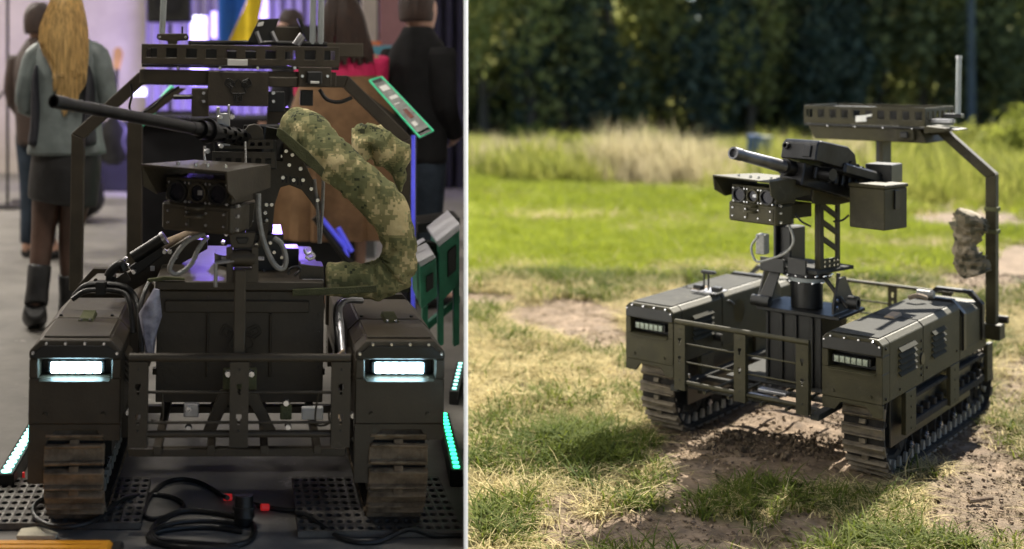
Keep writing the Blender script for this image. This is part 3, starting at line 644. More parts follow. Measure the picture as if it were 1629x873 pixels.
sub = sl_.modifiers.new('s', 'SUBSURF'); sub.levels = sub.render_levels = 1
P = [VV('L', x, y, .3) for x, y in ((478, 214), (500, 238), (528, 272))]; slab('L', [(442, 203), (452, 208), (490, 240), (516, 268), (512, 282), (480, 255), (440, 216)], .30, .03, 'sleeve_flap', 'webbing', sl_)
b = B(); P = [VV('L', x, y, .75) for x, y in ((560, 218), (590, 220), (618, 240), (634, 270), (636, 305))]; b.loft(catmull(P, 4), [(.05, .03), (.07, .05), (.07, .06), (.075, .07), (.08, .07), (.08, .07), (.075, .07), (.07, .06), (.065, .05), (.06, .05), (.055, .045), (.05, .04), (.04, .03), (.035, .03), (.03, .03), (.025, .02), (.015, .015)], 28, jit=1.1, seed=8)
cv_ = b.out('camouflage_cover', 'camo', VL, smooth=True); crease(cv_, catmull(P, 4), .35, 1.2, 6)
place(VL, 'L')

# =================================================================== FIELD VEHICLE
mR = 'olive_R'
VR = thing('tracked_vehicle', 'dark olive tracked robot vehicle with empty front basket standing in the sunny field', 'tracked vehicle')
for s in (-1, 1):
    DR['legs'] = (.055, .06); pod(VR, s, DR, False, mR, 'top_R', 'R')
    xs_ = sorted((s*.60, s*.41)); track(VR, xs_[0], xs_[1], DR, plate_mesh(.185, .078, 'plate_R'), horn_mesh())
basket(VR, -.03, .605, .285, mR, [-.315, -.01, .285], .028, 'R')
for x in (-.36, .33): B().box(x-.02, x+.02, .0, 1.5, .262, .290).out('floor_rail', 'top_R', VR, bev=.003)
for y in (.12, .32, .85, 1.2): B().box(-.34, .31, y-.018, y+.018, .262, .284).out('cross_rail', 'top_R', VR, bev=.003)
for x in (-.2, -.08, .08, .2): B().cyl((x, 0, .285), (x, 1.1, .285), .008, n=8).out('floor_rod', mR, VR)
B().box(-.26, .3, .36, .82, .290, .297).out('floor_plate', 'top_R', VR, bev=.002)
for y in (.06, .19): B().box(-.02, .12, y, y+.05, .288, .305).out('tie_down_plate', 'steel', VR, bev=.003)
# pillar
pl_ = B().box(-.07, .20, .42, .68, .295, .645).out('pillar_body', 'black', VR, bev=.004)
for x in (-.072, .0, .07, .15): B().box(x, x+.014, .405, .419, .30, .64).out('pillar_rib', 'black', pl_, bev=.002)
for i in range(4): B().hull([(-.075, .43, .32+i*.08), (-.075, .50, .35+i*.08), (-.075, .50, .37+i*.08), (-.075, .43, .34+i*.08)], [(-.069, .43, .32+i*.08), (-.069, .50, .35+i*.08), (-.069, .50, .37+i*.08), (-.069, .43, .34+i*.08)]).out('pillar_web', mR, pl_)
B().box(-.11, .30, .38, .72, .650, .668).out('pillar_cap', 'black', VR, bev=.003)
B().cyl((-.12, .36, .70), (-.03, .36, .70), .028, n=20).out('hinge_barrel', 'black', VR, smooth=True)
wh = B().pipe((.30, .50, .725), (.345, .50, .725), .034, .018, 20).out('hinge_roller', 'black', VR, smooth=True)
for sx in (-.11, .255):
    b = B(); b.prism([(.40, .672), (.40, .72), (.47, .84), (.55, .84), (.66, .72), (.66, .672)], 'x', sx, sx+.012); pt = b.out('hinge_cheek', 'black', VR, bev=.002)
    bolts(pt, [(sx+(.012 if sx > 0 else 0), y, z) for y, z in ((.44, .70), (.44, .735), (.62, .70))], 'x' if sx > 0 else '-x', .013, .006)
b = B(); b.cyl((.30, .48, .70), (.16, .50, .86), .011, n=8); b.cyl((.25, .48, .69), (.25, .50, .86), .010, n=8); b.out('brace_strut', 'black', VR)
B().hull([(-.10, .37, .70), (-.03, .37, .70), (.0, .42, .86), (-.05, .42, .86)], [(-.10, .385, .70), (-.03, .385, .70), (.0, .435, .86), (-.05, .435, .86)]).out('hinge_plate', 'black', VR, bev=.003)
B().cyl((.085, .53, .672), (.085, .53, .80), .075, n=28).out('slew_motor', 'black', VR, smooth=True)
rg_ = B().pipe((.085, .53, .802), (.085, .53, .825), .088, .06, 36).out('slew_ring', 'white', VR, smooth=True)
B().cyl((.085, .53, .826), (.085, .53, .855), .115, n=32).out('slew_ring', 'gun', VR, smooth=True)
bolts(rg_, [(.085+.08*cos(a), .53+.08*sin(a), .80) for a in np.linspace(0, 6.28, 9)], 'y', .006, .02)
bolts(VR, [(.085+.118*cos(a), .53+.118*sin(a), .84) for a in np.linspace(0, 6.28, 17)], 'y', .005, .02)
thR = radians(-11); TT = Matrix.Translation((.085, .53, 0)) @ Matrix.Rotation(thR, 4, 'Z')
xR = TT.to_3x3() @ Vector((1, 0, 0)); fR = TT.to_3x3() @ Vector((0, -1, 0))
B(TT).box(-.16, .15, -.15, .17, .862, .880).out('turret_platform', 'top_R', VR, bev=.003)
B(TT).box(-.155, -.02, -.165, -.152, .845, .915).out('platform_front', 'black', VR, bev=.003)
B(TT).box(.0, .10, -.165, -.152, .85, .93).out('platform_front', 'black', VR, bev=.003)
# yoke arm with slanted windows (a frame of struts)
def arm(x, name):
    b = B(TT); w0, w1 = (-.10, .07)
    zs = [.882, .93, 1.02, 1.11, 1.20]
    b.box(x, x+.012, w0, w0+.03, .882, 1.24); b.box(x, x+.012, w1-.03, w1, .882, 1.24); b.box(x, x+.012, w0+.0301, w1-.0301, .882, .93); b.box(x, x+.012, w0+.0301, w1-.0301, 1.20, 1.24)
    for z in (.96, 1.04, 1.12): b.hull([(x, w0+.0301, z+.055), (x, w1-.0301, z), (x, w1-.0301, z+.03), (x, w0+.0301, z+.085)], [(x+.012, w0+.0301, z+.055), (x+.012, w1-.0301, z), (x+.012, w1-.0301, z+.03), (x+.012, w0+.0301, z+.085)])
    b.box(x-.02, x-.0005, w0, w0+.008, .882, 1.2)
    o = b.out(name, mR, VR, bev=.0015)
    bb = B(TT)
    for y in (-.07, -.03, .01, .04):
        for z in (.895, .918): bb.cyl((x+.011, y, z), (x+.017, y, z), .006, n=6)
    bb.out('bolt', 'bolt', o, kind='stuff'); return o
arm(.125, 'yoke_arm'); B(TT).box(-.15, -.135, -.06, .10, .882, 1.26).out('yoke_arm', 'black', VR, bev=.003)
B(TT).box(-.134, -.07, -.03, .10, .882, 1.06).out('drive_box', 'black', VR, bev=.006)
pxbox('R', 1202, 372, 1216, 404, .30, .06, 'junction_box', 'conduit', VR, bev=.004)
def TP(x, y, z): return TT @ Vector((x, y, z))
# cradle side plates, receiver, cover
cr = B(TT); cr.prism([(-.18, 1.21), (-.17, 1.33), (-.10, 1.385), (.22, 1.33), (.22, 1.20), (.02, 1.19)], 'x', .138, .148); cr = cr.out('cradle_plate', mR, VR, bev=.002)
bb = B(TT)
for y, z in ((-.06, 1.345), (-.06, 1.318), (.20, 1.3), (.20, 1.27), (.20, 1.24)): bb.cyl((.147, y, z), (.153, y, z), .009, n=8)
bb.out('bolt', 'bolt', cr, kind='stuff')
bb = B(TT)
for y, z in ((-.13, 1.31), (.04, 1.30)): bb.cyl((.148, y, z), (.1492, y, z), .010, n=10); bb.box(.148, .1490, y-.004, y+.004, z-.035, z)
bb.out('keyhole', 'black', cr, kind='stuff')
B(TT).box(-.10, .137, -.16, .30, 1.215, 1.30).out('gun_cradle', 'black', VR, bev=.004)
A = VV('R', 1258, 268, .22); Mz = VV('R', 1166, 243, -.16)
TR = gun(VR, 'R', A, Mz, .0268, .04, 'gun', 'barrel_R')
B(TR).pipe((0, -.05, 0), (0, .02, 0), .040, .022, 20).out('barrel_collar', 'gun', VR, smooth=True)
B(TR).box(-.06, .075, .0, .55, -.075, .035).out('gun_receiver', 'gun', VR, bev=.005)
for i in range(7): B(TR).box(.076, .096, .06+i*.05, .085+i*.05, -.03, .03).out('link_feed', 'gun', VR, bev=.005)
a_ = TR.inverted() @ VV('R', 1233, 226, .16); 
cv = B(TR); cv.prism([(-.02, .045), (-.02, .125), (.0, .145), (.20, .155), (.26, .13), (.30, .045)], 'x', -.055, .145); cv.out('gun_cover', 'gun', VR, bev=.006)
B(TR).pipe((-.025, -.036, .105), (-.025, -.02, .105), .016, .010, 16).out('aiming_laser', 'gun', VR, smooth=True)
B(TR).box(.075, .115, -.028, -.021, .06, .115).out('cover_latch', 'gun', VR, bev=.002)
B(TR).box(.02, .16, .18, .48, .02, .075).out('feed_tray', 'gun', VR, bev=.01)
for i in range(6): B(TR).cyl((.05, .24+i*.04, .085-i*.006), (.15, .24+i*.04, .075-i*.006), .017, n=10).out('feed_roller', 'gun', VR, smooth=True)
B(TR).cyl((.09, .1, .0), (.16, .1, .0), .03, n=16).out('charging_knob', 'gun', VR, smooth=True)
pxbox('R', 1376, 260, 1418, 290, .62, .16, 'rear_box', 'black', VR, bev=.004)
# ammunition can beside the gun
ac = B(TT); P0 = VV('R', 1351, 296, .42); q = TT.inverted() @ P0
ac.box(q.x, q.x+.175, q.y, q.y+.20, q.z-.195, q.z+.0); ac = ac.out('ammunition_can', mR, VR, bev=.004)
B(TT).box(q.x-.004, q.x+.179, q.y-.004, q.y+.204, q.z+.001, q.z+.018).out('can_lid', mR, ac, bev=.003)
B(TT).box(q.x+.176, q.x+.184, q.y+.08, q.y+.12, q.z-.10, q.z-.01).out('can_latch', 'gun', ac, bev=.002)
pxtube('R', [(1326, 352, .45), (1340, 350, .44), (1350, 342, .43)], .45, .005, 'feed_cable', 'cable', VR)
hdR, _ = sensor_head(VR, VV('R', 1199, 316, .12), radians(-13), 0, mR, 'R', scale=1.12)
B(TT).box(-.10, .06, -.22, -.05, 1.13, 1.20).out('sensor_mount', mR, VR, bev=.004)
pxtube('R', [(1248, 348, .2), (1258, 365, .2), (1262, 385, .2), (1250, 402, .2), (1225, 412, .2), (1205, 416, .2), (1197, 405, .2), (1196, 390, .2), (1206, 376, .2)], .2, .006, 'conduit', 'conduit', VR)
pxtube('R', [(1240, 350, .22), (1256, 358, .22), (1260, 390, .22), (1240, 405, .22)], .2, .005, 'conduit', 'cable', VR)
pxtube('R', [(1265, 340, .25), (1275, 352, .25), (1290, 360, .27)], .2, .005, 'feed_cable', 'cable', VR)
# arch and rack
arch(VR, 1.58, .665, 1.545, 1.30, .42, .40, mR, tw=.05, sides=(1,))
rack(VR, 1.42, 1.92, 1.545, 1.645, -.285, .365, mR); rack_load(VR, -.285, .365, 1.42, 1.92, 1.545, 1.645)
b = B(); b.hull([(-.23, 1.44, 1.455), (.37, 1.44, 1.455), (.33, 1.44, 1.532), (-.27, 1.44, 1.532)], [(-.23, 1.86, 1.455), (.37, 1.86, 1.455), (.33, 1.86, 1.532), (-.27, 1.86, 1.532)]); b.out('rack_underbox', mR, VR, bev=.004)
B().box(.05, .078, 1.60, 1.66, 1.20, 1.454).out('hanger_plate', 'black', VR); B().box(.08, .10, 1.56, 1.70, 1.20, 1.454).out('hanger_plate', mR, VR)
cb = B().box(.22, .31, 1.41, 1.438, 1.47, 1.528).out('camera_plate', mR, VR, bev=.003); B().box(.245, .285, 1.39, 1.409, 1.48, 1.515).out('camera_housing', 'black', cb, bev=.005)
bolts(VR, [(x, 1.425, 1.545-.012) for x in (-.15, 0, .15, .3)], 'y', .005, .014)
slab('R', [(1361, 184), (1378, 183), (1378, 193), (1361, 194)], 1.412, .004, 'name_label', 'label', VR, 0); slab('R', [(1376, 183), (1387, 181), (1386, 185), (1377, 186)], 1.411, .004, 'name_label', 'label', VR, 0)
B().hull([(.36, 1.42, 1.55), (.52, 1.42, 1.535), (.52, 1.42, 1.53), (.36, 1.42, 1.51)], [(.36, 1.62, 1.55), (.52, 1.62, 1.535), (.52, 1.62, 1.53), (.36, 1.62, 1.51)]).out('rack_gusset', mR, VR)
P = VV('R', 1524, 180, 1.62); pb = VV('R', 1527, 88, 1.62)
B().box(.40, P.x+.02, 1.60, 1.66, 1.59, 1.612).out('antenna_bracket', 'black', VR, bev=.002)
for yy in (1.50, 1.56): B().box(.37, .47, yy, yy+.02, 1.565, 1.585).out('rack_rail', 'steel', VR, bev=.002)
an = B().cyl((P.x, 1.62, P.z-.01), (pb.x-.005, 1.62, pb.z-.02), .0135, n=14).out('antenna', 'white', VR, smooth=True); B().cyl((pb.x-.005, 1.62, pb.z-.019), (pb.x-.005, 1.62, pb.z), .015, n=14).out('antenna_cap', 'steel', an, smooth=True)
# rear basket
a = VV('R', 1342, 447, 1.62); c = VV('R', 1513, 462, 1.62)
for t in (0, .48, .97):
    x = a.x+(c.x-a.x)*t; B().grid([x-.024, x-.006, x+.006, x+.024], [.34, .52, .55, .57, .60, a.z], {(1, 1), (1, 3)}, 1.60, 1.605).out('basket_post', mR, VR)
B().box(a.x-.03, c.x+.01, 1.60, 1.63, a.z, a.z+.016).out('basket_rail', mR, VR, bev=.003)
for z in (.46, .53): B().cyl((a.x-.03, 1.61, z), (c.x+.01, 1.61, z), .005, n=8).out('basket_rod', mR, VR)
# antenna seat on the far hull lid
bk = B().box(-.50, -.36, .46, .60, .677, .683).out('aerial_seat', 'steel', VR)
for x in (-.487, -.385): B().box(x-.022, x+.022, .50, .55, .684, .706).out('aerial_foot', 'black', bk, bev=.003)
for x in (-.46, -.435): B().cyl((x, .53, .684), (x, .53, .78), .005, n=8).out('aerial_strut', 'black', bk)
B().box(-.475, -.395, .515, .545, .768, .786).out('aerial_bar', 'black', bk, bev=.006)
slab('R', [(1164, 480), (1182, 474), (1186, 496), (1180, 514), (1168, 512)], .0, -.02, 'side_clamp', 'gun', VR, plane=((-.363, 0, 0), (1, 0, 0)))
pxtube('R', [(1140, 468, .5), (1148, 478, .55), (1160, 478, .62), (1168, 484, .66)], .5, .005, 'hull_cable', 'cable', VR)
B().cyl((-.36, .45, .46), (-.32, .45, .46), .02, n=12).out('cable_gland', 'black', VR); B().cyl((.34, .08, .34), (.38, .08, .34), .014, n=8).out('lug_bolt', 'bolt', VR); B().cyl((-.37, .05, .34), (-.30, .05, .34), .012, n=8).out('lug_bolt', 'bolt', VR)
# rear latch by the post
B().box(.60, .69, 1.56, 1.66, .42, .50).out('rear_bracket', mR, VR, bev=.004); B().cyl((.62, 1.68, .515), (.70, 1.68, .515), .02, n=14).out('rear_roller', 'black', VR, smooth=True)
for z in (.98, 1.10): B().box(.610, .672, 1.575, 1.645, z, z+.022).out('post_strap', 'webbing', VR, bev=.002)
# folded camouflage cover strapped to the post
C_ = [VV('R', x, y, 1.5) for x, y in ((1549, 338), (1542, 352), (1538, 372), (1536, 395), (1543, 415), (1552, 430), (1556, 438))]
cp = B().loft(catmull(C_, 5), [(.03, .03)]*1+[(.060+.010*sin(i*.5), .070+.016*sin(i*.33+.5)) for i in range(29)]+[(.02, .02)], 44, up=(0, 1, 0), jit=.35, seed=11).out('camouflage_cover', 'camo_R', VR, smooth=True); crease(cp, catmull(C_, 5), .75, 1.4, 2)
for x, z in ((-.10, .6), (.42, .8)): pass
B().tube([(.43, .95, .70), (.47, .96, .715), (.50, 1.0, .70)], .012, 8).out('rope_loop', 'tan', VR, smooth=True)
B().cyl((.50, 1.12, .70), (.42, 1.12, .70), .02, n=12).out('rolled_strap', 'conduit', VR, smooth=True)
place(VR, 'R')

# =================================================================== HALL
KW = (741-PX)/FPX                            # the white partition runs along x = KW * y, away from the doorway
OL = world('L', (0, 0, 0)); SLO = math.tan(radians(.94))
def fz(x): return OL.z-.028-SLO*(x-OL.x)
def fl(px, py, h=0):                         # photo pixel -> point on the hall floor
    d = Vector(((px-PX)/FPX, 1, (PY-py)/FPX)); k = (fz(0)+h-CAMZ)/(d.z+SLO*d.x); return Vector((0, 0, CAMZ))+d*k
M['concrete'] = mat('polished_concrete', (.17, .16, .145), .62, 0, .3, 1.6, .1, 30, wear=.25, wearcol=(.36, .34, .32))
M['wall'] = mat('hall_wall', (.40, .355, .32), .8, 0, .1, 2, .3, 12)
M['panel'] = mat('white_partition', (.86, .86, .86), .5, 0, .02, 2, 0)
M['drape'] = mat('black_drape', (.012, .012, .014), .8, 0, .3, 3, .2)
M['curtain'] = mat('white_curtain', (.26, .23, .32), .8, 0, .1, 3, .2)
M['purple_led'] = mat('purple_led_panel', (.4, .35, .8), .4, emis=(.36, .28, 1), estr=.9, bump=0)
M['blue_led'] = mat('blue_led', (.1, .1, .8), .4, emis=(.09, .10, .8), estr=.13, bump=0)
M['white_led'] = mat('white_stage_lamp', (.9, .9, 1), .4, emis=(.62, .66, 1), estr=1.0, bump=0)
M['green_led'] = mat('green_led', (.1, .8, .5), .4, emis=(.03, 1, .36), estr=1.6, bump=0)
M['cyan_led'] = mat('pale_green_led', (.4, .9, .8), .4, emis=(.35, 1, .85), estr=1.3, bump=0)
M['green_glow'] = mat('green_led_tube', (.05, .6, .3), .4, emis=(.03, .5, .24), estr=.10, bump=0)
M['red_glow'] = mat('red_glow', (.8, .05, .05), .4, emis=(1, .03, .03), estr=.06, bump=0)
M['green_metal'] = mat('green_painted_metal', (.02, .16, .09), .45, .1, .3, 6, .1)
M['grey_lid'] = mat('grey_lid', (.42, .42, .45), .5, .1, .1, 8, .1)
M['blond'] = mat('blond_hair', (.52, .33, .12), .45, 0, .5, 5, .8, 60, stretch=(14, 14, 1.2))
M['brown_hair'] = mat('brown_hair', (.035, .016, .010), .5, 0, .5, 8, .8, 60, stretch=(10, 10, 2))
M['skin'] = mat('skin', (.50, .30, .22), .55, 0, .08, 6, .05)
M['tights'] = mat('dark_tights', (.075, .040, .028), .5, 0, .3, 6, .1)
M['jacket'] = mat('grey_jacket', (.13, .155, .155), .55, 0, .3, 5, .4, 18)
M['jacket_dark'] = mat('black_jacket_side', (.015, .015, .022), .6, 0, .2, 5, .3)
M['leather'] = mat('black_leather', (.010, .010, .011), .5, 0, .4, 8, .4, 25)
M['pink'] = mat('pink_cloth', (.60, .03, .12), .7, 0, .15, 6, .3)
M['tancloth'] = mat('tan_cloth', (.17, .098, .050), .75, 0, .3, 5, .5, 14)
M['hoodie'] = mat('black_hoodie', (.010, .010, .011), .9, 0, .3, 6, .6, 14)
M['jeans'] = mat('blue_jeans', (.025, .035, .05), .85, 0, .3, 6, .4, 30)
M['yellow'] = mat('yellow_plastic', (.62, .27, .012), .4, 0, .12, 8, .1, wear=.3, wearcol=(.25, .14, .03))
M['paper'] = mat('paper', (.72, .66, .50), .8, 0, .1, 10, .3)
M['guitar'] = mat('tan_wood', (.42, .24, .10), .4, 0, .2, 9, .1)
M['flagblue'] = mat('blue_flag_cloth', (.03, .13, .50), .8, 0, .1, 5, .2); M['flagyellow'] = mat('yellow_flag_cloth', (.75, .55, .03), .8, 0, .1, 5, .2)
M['screen'] = mat('dark_maroon_screen', (.040, .022, .022), .3, emis=(.12, .05, .05), estr=.25, bump=0)
M['can'] = mat('light_blue_can', (.10, .32, .42), .35, .3, .15, 9, 0); M['orange'] = mat('orange_lid', (.7, .16, .03), .5, 0, .1, 9, 0)
M['ceil'] = mat('hall_ceiling', (.30, .30, .30), .8, 0, .1, 2, 0); M['lamp'] = mat('ceiling_lamp', (.9, .9, .9), .5, emis=(1, .95, .85), estr=2, bump=0)

W0, W1, HT = -10.0, 16.3, 5.6
def lk(y, off=0): return KW*y+off
# floor slab
b = B(); P = [(W0, -3), (lk(-3, -.004), -3), (lk(W1, -.004), W1), (W0, W1)]
b.hull([(x, y, fz(x)) for x, y in P], [(x, y, -.5) for x, y in P]); fo = b.out('floor', 'concrete'); fo['kind'] = 'structure'
for px_ in (): pass
hall = thing('exhibition_hall', 'long exhibition hall with pale walls and a flat roof, around the indoor robot vehicle', 'building', (0, 0, 0))
B().box(W0, lk(W1), W1, W1+.2, -.5, HT).out('back_wall', 'wall', hall)
B().box(W0-.2, W0, -3.2, W1+.2, -.5, HT).out('side_wall', 'wall', hall); B().box(W0, lk(-3), -3.2, -3, -.5, HT).out('front_wall', 'wall', hall)
P = [(W0, -3), (lk(-3, .1), -3), (lk(W1, .1), W1), (W0, W1)]
B().hull([(x, y, HT+.01) for x, y in P], [(x, y, HT+.26) for x, y in P]).out('roof', 'ceil', hall)
P = [(lk(-3, -.05), -3), (lk(-3, .05), -3), (lk(3.7, .05), 3.7), (lk(3.7, -.05), 3.7)]
B().hull([(x, y, 2.35) for x, y in P], [(x, y, HT) for x, y in P]).out('added_door_header', 'wall', hall)  # unseen header, set low to limit daylight entering the hall
P = [(lk(-3, -.05), -3), (lk(-3, .05), -3), (lk(-.35, .05), -.35), (lk(-.35, -.05), -.35)]
B().hull([(x, y, -.4) for x, y in P], [(x, y, 2.345) for x, y in P]).out('added_door_side', 'wall', hall)  # unseen wall end, added to narrow the opening for daylight
# added white partition, standing for the gutter between the two views
hw = 3.25/FPX*3.75
pa = B().hull([(lk(3.75, -hw), 3.75, -.4), (lk(3.75, hw), 3.75, -.4), (lk(W1, hw), W1, -.4), (lk(W1, -hw), W1, -.4)], [(lk(3.75, -hw), 3.75, HT), (lk(3.75, hw), 3.75, HT), (lk(W1, hw), W1, HT), (lk(W1, -hw), W1, HT)]).out('partition', 'panel')
tag(pa, 'added thin white partition seen edge-on, standing for the gutter between hall and field', 'wall')
# ceiling lamps (real fixtures)
for i, (x, y, e) in enumerate(((-5.5, 8, 95), (-5.0, 11.5, 110), (-1.2, 13.2, 22), (-6.5, 13.4, 32), (-1.2, 4.7, 34))):
    lt = thing('ceiling_lamp', ['pendant ceiling lamp over the left of the hall floor, nearest the robot', 'pendant ceiling lamp over the middle of the hall', 'pendant ceiling lamp by the stage curtain', 'pendant ceiling lamp in the far left corner of the hall', 'ceiling lamp hanging above the indoor robot'][i], 'ceiling lamp', (x, y, HT-.3))
    B().box(-.8, .8, -.2, .2, .02, .12).out('lamp_housing', 'black', lt); B().box(-.78, .78, -.18, .18, .0, .019).out('lamp_diffuser', 'lamp', lt)
    for dx in (-.7, .7): B().cyl((dx, 0, .12), (dx, 0, .3), .01, n=6).out('hanger', 'steel', lt)
    al = bpy.data.lights.new('lamp_light', 'AREA'); al.shape = 'RECTANGLE'; al.size = 1.5; al.size_y = .35; al.energy = e; al.color = (1, .93, .82)
    ao = bpy.data.objects.new('lamp_light', al); COL.objects.link(ao); ao.parent = lt; ao.location = (0, 0, -.02)

lt = thing('added_slit_lamp', 'added unseen slit spotlight above the doorway, brightening the edge of the white partition', 'spotlight', (0, -.1, 2.26))  # added lamp, there only to whiten the partition's edge
B().box(-.05, .05, -.25, .2, -.432, -.421).out('lamp_floor', 'black', lt); B().box(-.06, .06, -.26, -.25, -.42, .06).out('lamp_back', 'black', lt); B().box(-.06, -.05, -.25, .2, -.42, .06).out('lamp_side', 'black', lt); B().box(.05, .06, -.25, .2, -.42, .06).out('lamp_side', 'black', lt)
B().box(-.06, .06, -.26, .2, .06, .066).out('lamp_top', 'black', lt); B().box(-.05, -.0012, .19, .2, -.35, .06).out('shutter', 'black', lt); B().box(.0012, .05, .19, .2, -.35, .06).out('shutter', 'black', lt); B().cyl((0, -.05, .06), (0, -.05, .3), .012, n=8).out('lamp_bracket', 'steel', lt)
B().box(-.05, .05, .19, .2, -.42, -.355).out('shutter', 'black', lt)
al = bpy.data.lights.new('slit_light', 'SPOT'); al.spot_size = radians(70); al.spot_blend = .1; al.energy = 260; al.shadow_soft_size = .0015; ao = bpy.data.objects.new('slit_light', al); COL.objects.link(ao); ao.parent = lt; ao.location = (0, -.2, 0); ao.rotation_euler = (radians(75), 0, 0)
lt.rotation_euler = (0, 0, -math.atan(KW))
def wbox(x0, y0, x1, y1, Y, dep, name, m, parent=None, bev=.005, floor=False):
    a = at(x0, y0, Y); c = at(x1, y1, Y); z = fz(a.x) if floor else c.z
    return B().box(a.x, c.x, Y, Y+dep, z, a.z).out(name, m, parent, bev=bev)
# curtain with folds, purple stage lights
def folds(x0, x1, y0, y1, Y, amp, nf, name, m, parent=None):
    a = at(x0, y0, Y); c = at(x1, y1, Y); n = nf*8; b = B(); rows = []
    for zz in (a.z, c.z):
        rows.append([[b.v((a.x+(c.x-a.x)*i/n, Y+amp*sin(2*pi*i/8)+amp*.4*sin(i*.37+zz)+dy, zz)) for i in range(n+1)] for dy in (0, .01)])
    for i in range(n):
        for k in (0, 1): b.f([rows[0][k][i], rows[0][k][i+1], rows[1][k][i+1], rows[1][k][i]])
        for r in rows: b.f([r[0][i], r[0][i+1], r[1][i+1], r[1][i]])
    for i in (0, n): b.f([rows[0][0][i], rows[0][1][i], rows[1][1][i], rows[1][0][i]])
    return b.out(name, m, parent, smooth=True)
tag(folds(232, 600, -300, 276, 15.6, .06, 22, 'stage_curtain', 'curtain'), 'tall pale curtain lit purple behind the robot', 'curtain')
tag(folds(560, 738, -300, 300, 15.2, .05, 10, 'stage_curtain', 'drape'), 'black curtain behind the man in the black hoodie', 'curtain')
st = thing('stage_light', 'purple stage floodlight at the foot of the curtain', 'stage light', at(300, 190, 13.2)); B().box(-.5, .5, -.05, .1, -.1, .1).out('light_housing', 'black', st); B().box(-.47, .47, .101, .11, -.08, .08).out('light_panel', 'purple_led', st)
al = bpy.data.lights.new('stage_beam', 'AREA'); al.size = .9; al.energy = 50; al.color = (.42, .32, 1); ao = bpy.data.objects.new('stage_beam', al); COL.objects.link(ao); ao.parent = st; ao.location = (0, .14, 0); ao.rotation_euler = (radians(100), 0, 0)
st2 = thing('stage_light', 'violet stage floodlight aimed at the robot turret from behind', 'stage light', at(470, 60, 9.5)); B().box(-.2, .2, 0, .1, -.1, .1).out('light_housing', 'black', st2)
al = bpy.data.lights.new('stage_beam', 'SPOT'); al.spot_size = radians(13); al.energy = 260; al.color = (.26, .16, 1); al.shadow_soft_size = .15; ao = bpy.data.objects.new('stage_beam', al); COL.objects.link(ao); ao.parent = st2; ao.location = (0, -.03, 0)
ao.rotation_euler = (-(world('L', (.12, .5, 1.02))-st2.location)).to_track_quat('Z', 'Y').to_euler()
for i, (x0, y0, x1, y1) in enumerate(((302, 25, 330, 135), (336, 18, 345, 60), (383, -10, 426, 30), (128, 162, 160, 170), (205, 140, 232, 152))):
    o = wbox(x0, y0, x1, y1, 15.0 if i != 2 else 15.1, .05, 'light_panel', 'purple_led' if i < 3 else 'white_led'); tag(o, ['tall glowing violet panel on the stage, left of the flag', 'thin violet light strip beside the tall panel', 'violet light panel right of the flag', 'small white stage lamp left of the arch', 'white stage lamp low behind the arch'][i], 'stage light')
tag(wbox(305, 25, 325, 38, 14.9, .04, 'light_panel', 'white_led'), 'bright white spot on the violet stage panel', 'stage light')
sp = thing('loudspeaker', 'black loudspeaker on a pole at the back of the stage', 'loudspeaker', at(268, 0, 13)); B().box(-.24, .24, 0, .3, -.24, .30).out('cabinet', 'black', sp, bev=.02); B().cyl((0, -.002, .0), (0, -.012, .0), .15, n=24).out('woofer', 'drape', sp); B().cyl((0, .15, -.25), (0, .15, -1.6), .02, n=10).out('pole', 'black', sp)
# flag: blue and yellow with a slanting seam
fg = thing('flag', 'blue and yellow flag hanging behind the rack', 'flag', (0, 0, 0))
def flagpart(pts, name, m):
    b = B(); n = 10; T_ = [at(*p, 12.0) for p in pts]; rows = []
    for k in range(n+1):
        u = k/n; l_ = T_[0].lerp(T_[3], u); r_ = T_[1].lerp(T_[2], u); rows.append([l_.lerp(r_, v/n) for v in range(n+1)])
    V = [[b.v(p+Vector((0, .05*sin(p.x*22), 0))) for p in r] for r in rows]; V2 = [[b.v(p+Vector((0, .05*sin(p.x*22)+.006, 0))) for p in r] for r in rows]
    for i in range(n):
        for j in range(n): b.f([V[i][j], V[i][j+1], V[i+1][j+1], V[i+1][j]]); b.f([V2[i][j], V2[i+1][j], V2[i+1][j+1], V2[i][j+1]])
    return b.out(name, m, fg, smooth=True)
flagpart([(347, -60), (420, -60), (362, 68), (349, 68)], 'blue_stripe', 'flagblue'); flagpart([(420.5, -60), (430, -60), (405, 68), (362.5, 68)], 'yellow_stripe', 'flagyellow')
tag(wbox(604, -60, 652, 72, 11.5, .08, 'display_screen', 'screen'), 'dark maroon display screen beside the man in black', 'screen')
sh = thing('drinks_shelf', 'shelf with a row of light blue cans below the dark screen', 'shelf', at(620, 112, 11.3)); B().box(-.24, .28, -.08, .2, -.06, 0).out('shelf_board', 'tancloth', sh)
for k in range(6):
    o = tag(B().cyl((0, 0, 0), (0, 0, .23), .032, n=12).out('drink_can', 'can', None, smooth=True), ['first', 'second', 'third', 'fourth', 'fifth', 'sixth'][k]+' light blue can from the left in the row under the dark screen', 'can', 'cans in a row on the shelf'); o.location = at(596+k*8.6, 111, 11.28)
tag(wbox(586, 66, 606, 76, 11.4, .1, 'orange_box', 'orange'), 'small orange box beside the light blue cans', 'box')
tag(wbox(576, -60, 600, 90, 12.5, .2, 'pillar', 'wall'), 'pale narrow pillar left of the dark screen', 'pillar')
